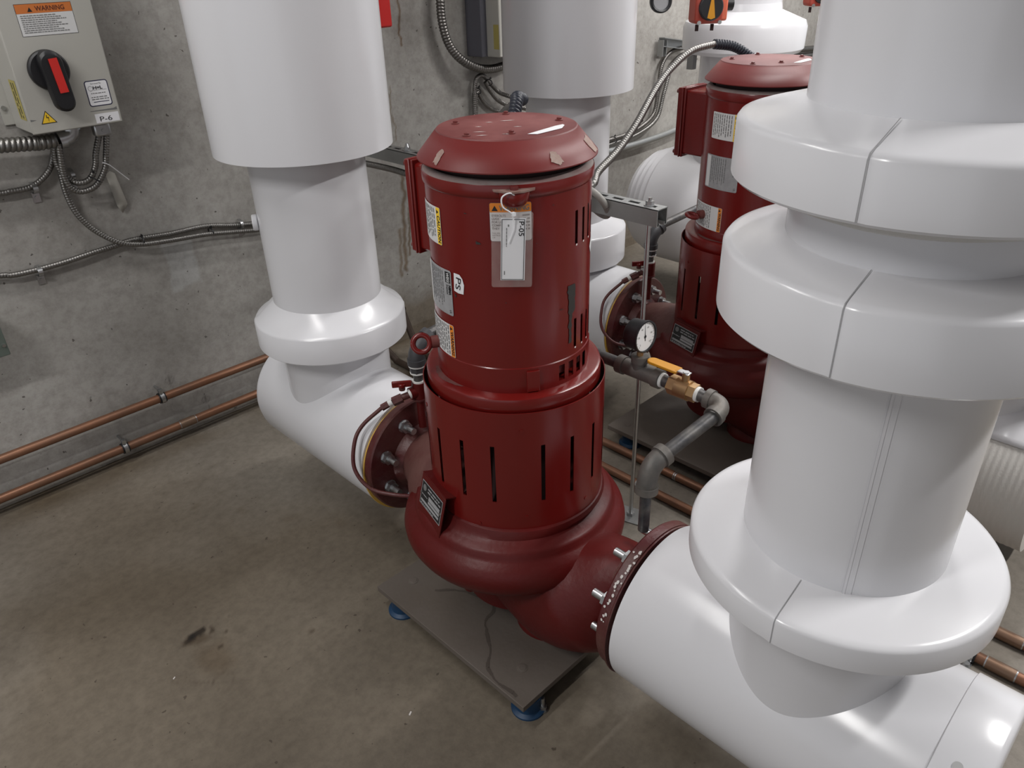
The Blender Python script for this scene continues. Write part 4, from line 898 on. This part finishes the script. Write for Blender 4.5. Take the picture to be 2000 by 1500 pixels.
# green box at the left edge
q = W(18, 690, 2.45); t = empty('junction_box', (q.x, 2.54, q.z), 'dark green grey junction box cut by the left photo edge', 'box')
mb = MB(); box(mb, (-.08, -.045, .055), (.16, .09, .11), GREEN); mb.build('box_body', t, bevel=.006)
mb = MB(); box(mb, (-.08, -.093, .055), (.165, .006, .115), GREEN); lid = mb.build('cover', t, bevel=.002)
mb = MB(); cyl(mb, (-.006, -.096, .03), (-.006, -.1, .03), .005, ZINC, 10); mb.build('screw', lid)
# red handle tip on the wall
q0, q1 = W(752, 55, 2.46), W(746, -60, 2.46)
t = empty('red_lever', q0, 'bright red lever tip hanging on the wall beside the tall white pipe', 'lever')
mb = MB(); dz = (q1.z - q0.z); box(mb, (-.012, 0, dz / 2 + .002), (.08, .022, dz), mat('bright_red_grip', (.6, .02, .018), .4)); mb.build('grip', t, bevel=.007)
mb = MB(); cyl(mb, (0, .011, dz * .8), (0, .08, dz * .8), .012, ZINC, 12); mb.build('pivot', t)

# ------------------------------------------------ copper pipes
def cu_pipe(a, b, r, label, m, couplings=(), group='copper pipes'):
    a, b = Vector(a), Vector(b); t = empty('copper_pipe', a, label, 'pipe', group); d = (b - a); L = d.length; d.normalize()
    mb = MB(); cyl(mb, (0, 0, 0), b - a, r, m, 28); mb.build('pipe', t)
    for s, l in couplings:
        mb = MB(); p = d * s; cyl(mb, p, p + d * l, r * 1.13, CUD, 28); cyl(mb, p - d * .003, p + d * .001, r * 1.06, ZINC, 24); cyl(mb, p + d * l, p + d * (l + .003), r * 1.06, ZINC, 24); mb.build('coupling', t)
za = W(0, 893, 2.495); zb = W(310, 779, 2.495); zc = W(525, 700, 2.495); z1 = (za.z + zb.z + zc.z) / 3
ya_ = W(0, 972, 2.495); yb_ = W(240, 877, 2.495); yc_ = W(480, 779, 2.495); z2 = (ya_.z + yb_.z + yc_.z) / 3
print('copper z', za.z, zb.z, zc.z, ya_.z, yb_.z, yc_.z)
sx = W(352, 829, 2.495).x
CU_DARK = mat('dark_copper', (.045, .03, .022), .55, .4, noise_amt=.7, nscale=14, col2=(.08, .055, .04))  # near-black brown copper for the elbows and rear floor length
def cu_run(x1, z, label, couplings):
    t = empty('copper_pipe', (x1, 2.495, 0), label, 'pipe', 'copper pipes'); r = .0145; zf = .0165
    mb = MB(); cyl(mb, (-4.5 - x1, 0, z), (-.03, 0, z), r, CU, 28); mb.build('wall_run', t)
    mb = MB(); elbow(mb, (-.035, 0, z), (0, 0, z), (0, -.035, z - .002), r * 1.12, CU_DARK); cyl(mb, (0, -.03, z - .002), (0, -.12, zf), r, CU_DARK, 24); cyl(mb, (0, -.11, zf), (0, -.76, zf), .0137, CU_DARK, 24); mb.build('elbow', t)
    mb = MB(); cyl(mb, (0, -.75, zf), (0, -4.6, zf), .0138, CU, 28); mb.build('floor_run', t)
    for a, l, wall in couplings:
        mb = MB(); d = Vector((1, 0, 0)) if wall else Vector((0, 1, 0)); p = Vector((a - x1, 0, z)) if wall else Vector((0, a - 2.495, zf)); rr = .0145 if wall else .0138
        if l > .01: cyl(mb, p, p + d * l, rr * 1.13, CUD, 28)
        cyl(mb, p - d * .003, p + d * .001, rr * 1.07, ZINC, 24); cyl(mb, p + d * l, p + d * (l + .003), rr * 1.07, ZINC, 24); mb.build('coupling', t)
cu_run(1.75, z1, 'upper copper pipe on the wall foot, turning along the floor nearer the second pump', [(1.06, .004, False), (.07, .06, False)])
cu_run(1.635, z2, 'lower copper pipe on the wall foot, turning along the floor nearer the foreground pump', [(sx, .055, True), (.055, .06, False)])
def cu_clamp(px, pz, label, wall=True, pos=None):
    p = Vector((px, 2.495, pz)) if wall else Vector(pos)
    t = empty('pipe_clamp', p, label, 'clamp', 'zinc pipe clamps')
    d = (1, 0, 0) if wall else (0, 1, 0)
    mb = MB(); torus(mb, (0, 0, 0), .017, .0028, RUB, axis=d, n=28, k=8); lathe(mb, Vector(d) * -.011, [(.0152, 0), (.0188, 0), (.0188, .022), (.0152, .022)], RUB, axis=d, n=32, cap=False); mb.build('rubber_lining', t)
    mb = MB(); lathe(mb, Vector(d) * -.0065, [(.0190, 0), (.0208, 0), (.0208, .013), (.0190, .013)], ZINC, axis=d, n=32, cap=False)
    if wall:
        box(mb, (0, -.006, .026), (.013, .003, .018), ZINC); box(mb, (0, .001, .026), (.013, .003, .018), ZINC); cyl(mb, (0, -.012, .028), (0, .045, .028), .0045, ZINC, 10); hexa(mb, (0, -.014, .028), (0, -.008, .028), .0075, ZINC)
    else: box(mb, (-.03, 0, -.0135), (.03, .02, .003), ZINC); hexa(mb, (-.03, 0, -.012), (-.03, 0, -.004), .008, ZINC)
    mb.build('clamp_band', t)
cu_clamp(W(316, 776, 2.495).x, z1, 'zinc clamp on the upper copper pipe at the wall'); cu_clamp(W(243, 870, 2.495).x, z2, 'zinc clamp on the lower copper pipe at the wall')
cu_clamp(0, 0, 'shiny zinc clamp on the floor copper pipe at the right photo edge', False, (1.635, .148, .0165))

# ------------------------------------------------ things on the wall further right
q = W(975, 0, 2.40)
t = empty('disconnect_switch', (W(916, 118, 2.52).x + .02, 2.54, 1.13), 'grey wall switch box seen edge-on beside the middle white pipe', 'switch', 'wall switch boxes')
x0 = t.location.x; a = W(930, 112, 2.50); b = W(948, 112, 2.36)
mb = MB(); box(mb, (.12, -.045, .25), (.26, .09, .5), BOXD); mb.build('enclosure_side', t, bevel=.003)
mb = MB(); box(mb, (.14, -.125, .25), (.24, .075, .5), BOXG); mb.build('door', t, bevel=.004)
d = Decal(lambda u, v, l: Vector((.02 - .0003 - l, -.16 + u, v))); d.rect(.0, .03, .03, .12, mat('faded_yellow', (.4, .34, .1), .6), 1); d.build('side_label', t)
flex_obj('flexible_conduit', px_path([(862, -60, 0), (860, 0, 0), (864, 45, 0), (876, 85, 0), (897, 113, 2.49), (925, 130, 2.48), (955, 135, 2.48), (985, 128, 2.48), (1020, 112, 2.48)], 2.50), .0175, FLEXD,
         'fat grey conduit curving down the wall beside the middle white pipe', 'conduit', 'steel conduits', .0115, .2, 16)
flex_obj('armoured_cable', px_path([(927, 225, 0), (927, 190, 0), (928, 165, 0), (933, 150, 0), (944, 148, 0), (957, 162, 0), (975, 180, 0), (1000, 190, 2.45), (1040, 205, 2.4)], 2.51), .0095, FLEXD, 'dark cable hooking over and down beside the middle white pipe', 'cable', 'armoured cables', .0075)
flex_obj('armoured_cable', px_path([(948, 160, 0), (958, 178, 0), (970, 193, 0), (985, 203, 0), (1002, 207, 2.47), (1040, 215, 2.42)], 2.50), .0095, FLEXD, 'lower of the small cables sagging toward the black sleeve over the foreground motor', 'cable', 'armoured cables', .0075)
flex_obj('armoured_cable', px_path([(931, 300, 0), (930, 210, 0), (932, 180, 0), (945, 200, 0), (965, 215, 0), (1000, 222, 0)], 2.52), .0088, FLEXD, 'dark cable dropping behind the foreground red motor cover', 'cable', 'armoured cables', .0075)
tie(933, 178, 'black tie on the vertical cable above the foreground motor cover', 2.50); tie(955, 161, 'black tie on the sagging small cables beside the middle white pipe', 2.49)
flex_obj('armoured_cable', px_path([(1150, 285, 0), (1195, 272, 0), (1240, 255, 0), (1275, 225, 0), (1285, 180, 0), (1292, 130, 0), (1310, 102, 0), (1340, 92, 0)], 2.51), .011, FLEXD, 'upper small cable rising past the middle white pipe to the wall bracket', 'cable', 'armoured cables', .009)
flex_obj('armoured_cable', px_path([(1150, 294, 0), (1195, 281, 0), (1245, 262, 0), (1282, 232, 0), (1297, 180, 0), (1312, 130, 0), (1330, 108, 0), (1360, 100, 0)], 2.51), .011, FLEX, 'lower small cable rising past the middle white pipe to the wall bracket', 'cable', 'armoured cables', .009)
t = empty('steel_conduit', W(1150, 305, 2.5), 'smooth grey steel conduit along the wall between the middle pipe and the second pump', 'conduit')
mb = MB(); o_ = t.location; tube(mb, smooth_path([p_ - o_ for p_ in px_path([(1150, 305, 0), (1200, 293, 0), (1250, 279, 0), (1300, 262, 0), (1345, 243, 0), (1400, 225, 0)], 2.50)], .03), .016, STRUT, 16); mb.build('conduit_tube', t)
tie(1198, 273, 'black tie on the wall cables right of the middle white pipe', 2.51, r=.024); tie(1252, 235, 'small black tie on the pale arching motor conduit cables', 2.51, r=.012)
def small_strut(pts, label, w_=.04, Y=2.50):
    a, b = W(*pts[0], Y), W(*pts[1], Y); t = empty('wall_bracket', a, label, 'bracket', 'wall strut brackets'); d = (b - a); L = d.length; d.normalize(); n_ = Vector((0, 1, 0)); s_ = d.cross(n_)
    mb = MB()
    for k in (-1, 1): box(mb, d * L / 2 + s_ * k * w_ / 2, (L, .004, .035), STRUT, axes=(d, s_, n_))
    box(mb, d * L / 2 + n_ * .017, (L, w_, .003), STRUT, axes=(d, s_, n_)); mb.build('channel', t)
small_strut(((1292, 82), (1340, 88)), 'slotted zinc wall bracket holding cables above the second pump box'); small_strut(((1295, 78), (1292, 110)), 'short upright zinc bracket piece on the wall left of the red actuator', .03)
t = empty('strut_offcut', XP(1352, 108, 3.0), 'small dark channel piece against the white riser above the second pump', 'bracket'); mb = MB(); box(mb, (0, 0, -.02), (.03, .03, .07), STRUT); mb.build('channel', t, bevel=.002)
# round gauge rim at the top
p = XP(1291, 2, 2.6); t = empty('dial_thermometer', p, 'black-rimmed round dial cut by the top edge of the photo', 'gauge'); nd = (Vector((0, 0, CH)) - p).normalized(); nd = (nd + Vector((0, -.5, .1))).normalized()
mb = MB(); lathe(mb, nd * -.015, [(.034, 0), (.040, .003), (.041, .02), (.036, .025), (.030, .0215), (.030, .015)], RUB, axis=tuple(nd), n=40, cap=False); mb.build('rim', t)
mb = MB(); cyl(mb, nd * -.014, nd * .001, .0345, mat('dial_glass', (.3, .3, .31), .2), 36); mb.build('dial', t)
mb = MB(); cyl(mb, (0, 0, .03), (0, 0, .2), .01, BRASS, 12); mb.build('stem', t)
# actuators
def actuator(p, label, s=1):
    t = empty('valve_actuator', p, label, 'actuator', 'red valve actuators'); n_ = Vector((-.60, -.80, .0)).normalized(); s_ = Vector((n_.y * -1, n_.x, 0)); s_ = -s_ if s_.x < 0 else s_; u_ = Vector((0, 0, 1))
    mb = MB(); box(mb, n_ * -.0 + u_ * .02, (.13 * s, .11 * s, .13 * s), ACT, axes=(s_, n_, u_)); mb.build('gear_housing', t, bevel=.014)
    mb = MB(); box(mb, s_ * .07 * s + u_ * .02, (.035 * s, .09 * s, .11 * s), ACTO, axes=(s_, n_, u_)); mb.build('side_cover', t, bevel=.008)
    mb = MB(); c = n_ * .055 * s + u_ * .028 * s; lathe(mb, c, [(.055 * s, 0), (.055 * s, .01), (.05 * s, .014)], RUB, axis=tuple(n_), n=40); ind = mb.build('indicator_disc', t)
    d = Decal(lambda u, v, l: c + n_ * (.0145 + l) + s_ * u + u_ * v)
    d.poly([(-.004 * s, .045 * s), (.004 * s, .045 * s), (.018 * s, -.042 * s), (0, -.048 * s), (-.018 * s, -.042 * s)], YEL, 2); lab(d.build('pointer', ind), 'yellow pointer')
    for k in (-1, 1):
        mb = MB(); q_ = s_ * k * .048 * s + u_ * -.034 * s + n_ * .055 * s; cyl(mb, q_, q_ + n_ * .003, .009 * s, ZINC, 14); mb.build('cover_screw', t)
        mb = MB(); q_ = s_ * k * .036 * s + u_ * -.045 * s; cyl(mb, q_, q_ - u_ * .022, .008 * s, REDK, 10); mb.build('stop_bolt', t)
    mb = MB(); cyl(mb, s_ * .085 * s + u_ * .03, s_ * .12 * s + u_ * .03, .03 * s, RUB, 24); mb.build('shaft_cap', t)
actuator(XP(1378, 26, 2.72), 'red valve actuator with yellow pointer on black disc at the top of the photo', .82); actuator(XP(1597, -4, 3.7), 'second red actuator, only its lower edge showing left of the near white riser', .8)
# tray cables on the far wall
for k, (y_, l) in enumerate(((97, 'upper ribbed conduit on the far wall below the white valve cover'), (110, 'lower ribbed conduit on the far wall below the white valve cover'))):
    flex_obj('flexible_conduit', px_path([(1500, y_ + 6, 0), (1560, y_, 0), (1640, y_ - 7, 0), (1700, y_ - 12, 0)], 2.51), .018, FLEX, l, 'conduit', 'steel conduits', .02, .25, 12)

# ------------------------------------------------ the P-05 tag on the motor
cx, cy = P1
f0 = on_cyl(P1, .1835, 0, 0)
UU = lambda a: R(a) * .1835
t = empty('equipment_tag', f0(UU(228), 1.10, 0), 'white P-05 card in a clear sleeve hanging on the front of the foreground motor', 'tag')
o_ = Vector(t.location); az = R(227); rd = Vector((cos(az), sin(az), 0)); td = Vector((-sin(az), cos(az), 0))
def fl_(u, v, l): return rd * (-.0055 + l) + td * u + Vector((0, 0, v))
def rot2(u, v, a): return u * cos(a) - v * sin(a), u * sin(a) + v * cos(a)
d = Decal(lambda u, v, l: fl_(*rot2(u, v, R(-2)), l)); rrect(d, -.0385, -.126, .034, .012, .004, CLR, 0); d.build('clear_sleeve', t)
d = Decal(lambda u, v, l: fl_(*rot2(u, v, R(-2.5)), l)); d.rect(-.0215, -.1125, .0215, .0015, WHT2, 3); d.mb.build('card', t)
d = Decal(lambda u, v, l: fl_(*rot2(u, v, R(-2.5)), l))
for a, b, c, e in ((-.0203, -.1115, -.0195, -.0005), (.0185, -.1115, .0195, -.0005), (-.0203, -.0015, .0195, -.0005), (-.0203, -.1115, .0195, -.1105)): d.rect(a, b, c, e, BLK, 5)
d.text('P-05', .0095, -.0035, .0125, BLK, 5, -pi / 2, .0001, width=.027); d.lines(.016, .05, -.0125, .0012, INK, 5, True, 5); d.poly([(-.010, -.010), (-.0075, -.010), (-.008, -.014), (-.0095, -.014)], INK, 5); d.lines(.095, .103, -.0155, .0015, INK, 5, True, 6)
d.build('printed_text', t)
mb = MB(); P = smooth_path([rd * .0 + Vector((0, 0, -.003)), rd * .002 + td * -.004 + Vector((0, 0, .012)), rd * .004 + td * -.018 + Vector((0, 0, .024)), rd * .004 + td * -.019 + Vector((0, 0, .040)), rd * .0 + td * -.006 + Vector((0, 0, .046)), rd * -.004 + td * .004 + Vector((0, 0, .040))], .003)
tube(mb, P, .0013, WHT2, 8); box(mb, rd * .001 + Vector((0, 0, .010)), (.006, .006, .006), WHT2); tube(mb, [rd * -.001 + Vector((0, 0, -.002)), rd * -.002 + td * .0 + Vector((0, 0, -.018)), rd * -.002 + td * -.010 + Vector((0, 0, -.042))], .0009, WHT2, 6); mb.build('cable_tie', t)
# crumbs on the floor
for x_, y_, l, s in ((.612, .998, 'tiny white chip on the floor in front of the steel plate', .006), (.278, 1.488, 'tiny white chip on the floor left of the round stain', .004)):
    mb = MB(); box(mb, (0, 0, .001), (s * 1.6, s * .6, .002), FLAKE_GLINT, rz=.5); o = mb.build('floor_chip'); o.location = (x_, y_, 0); tag(o, l, 'debris')
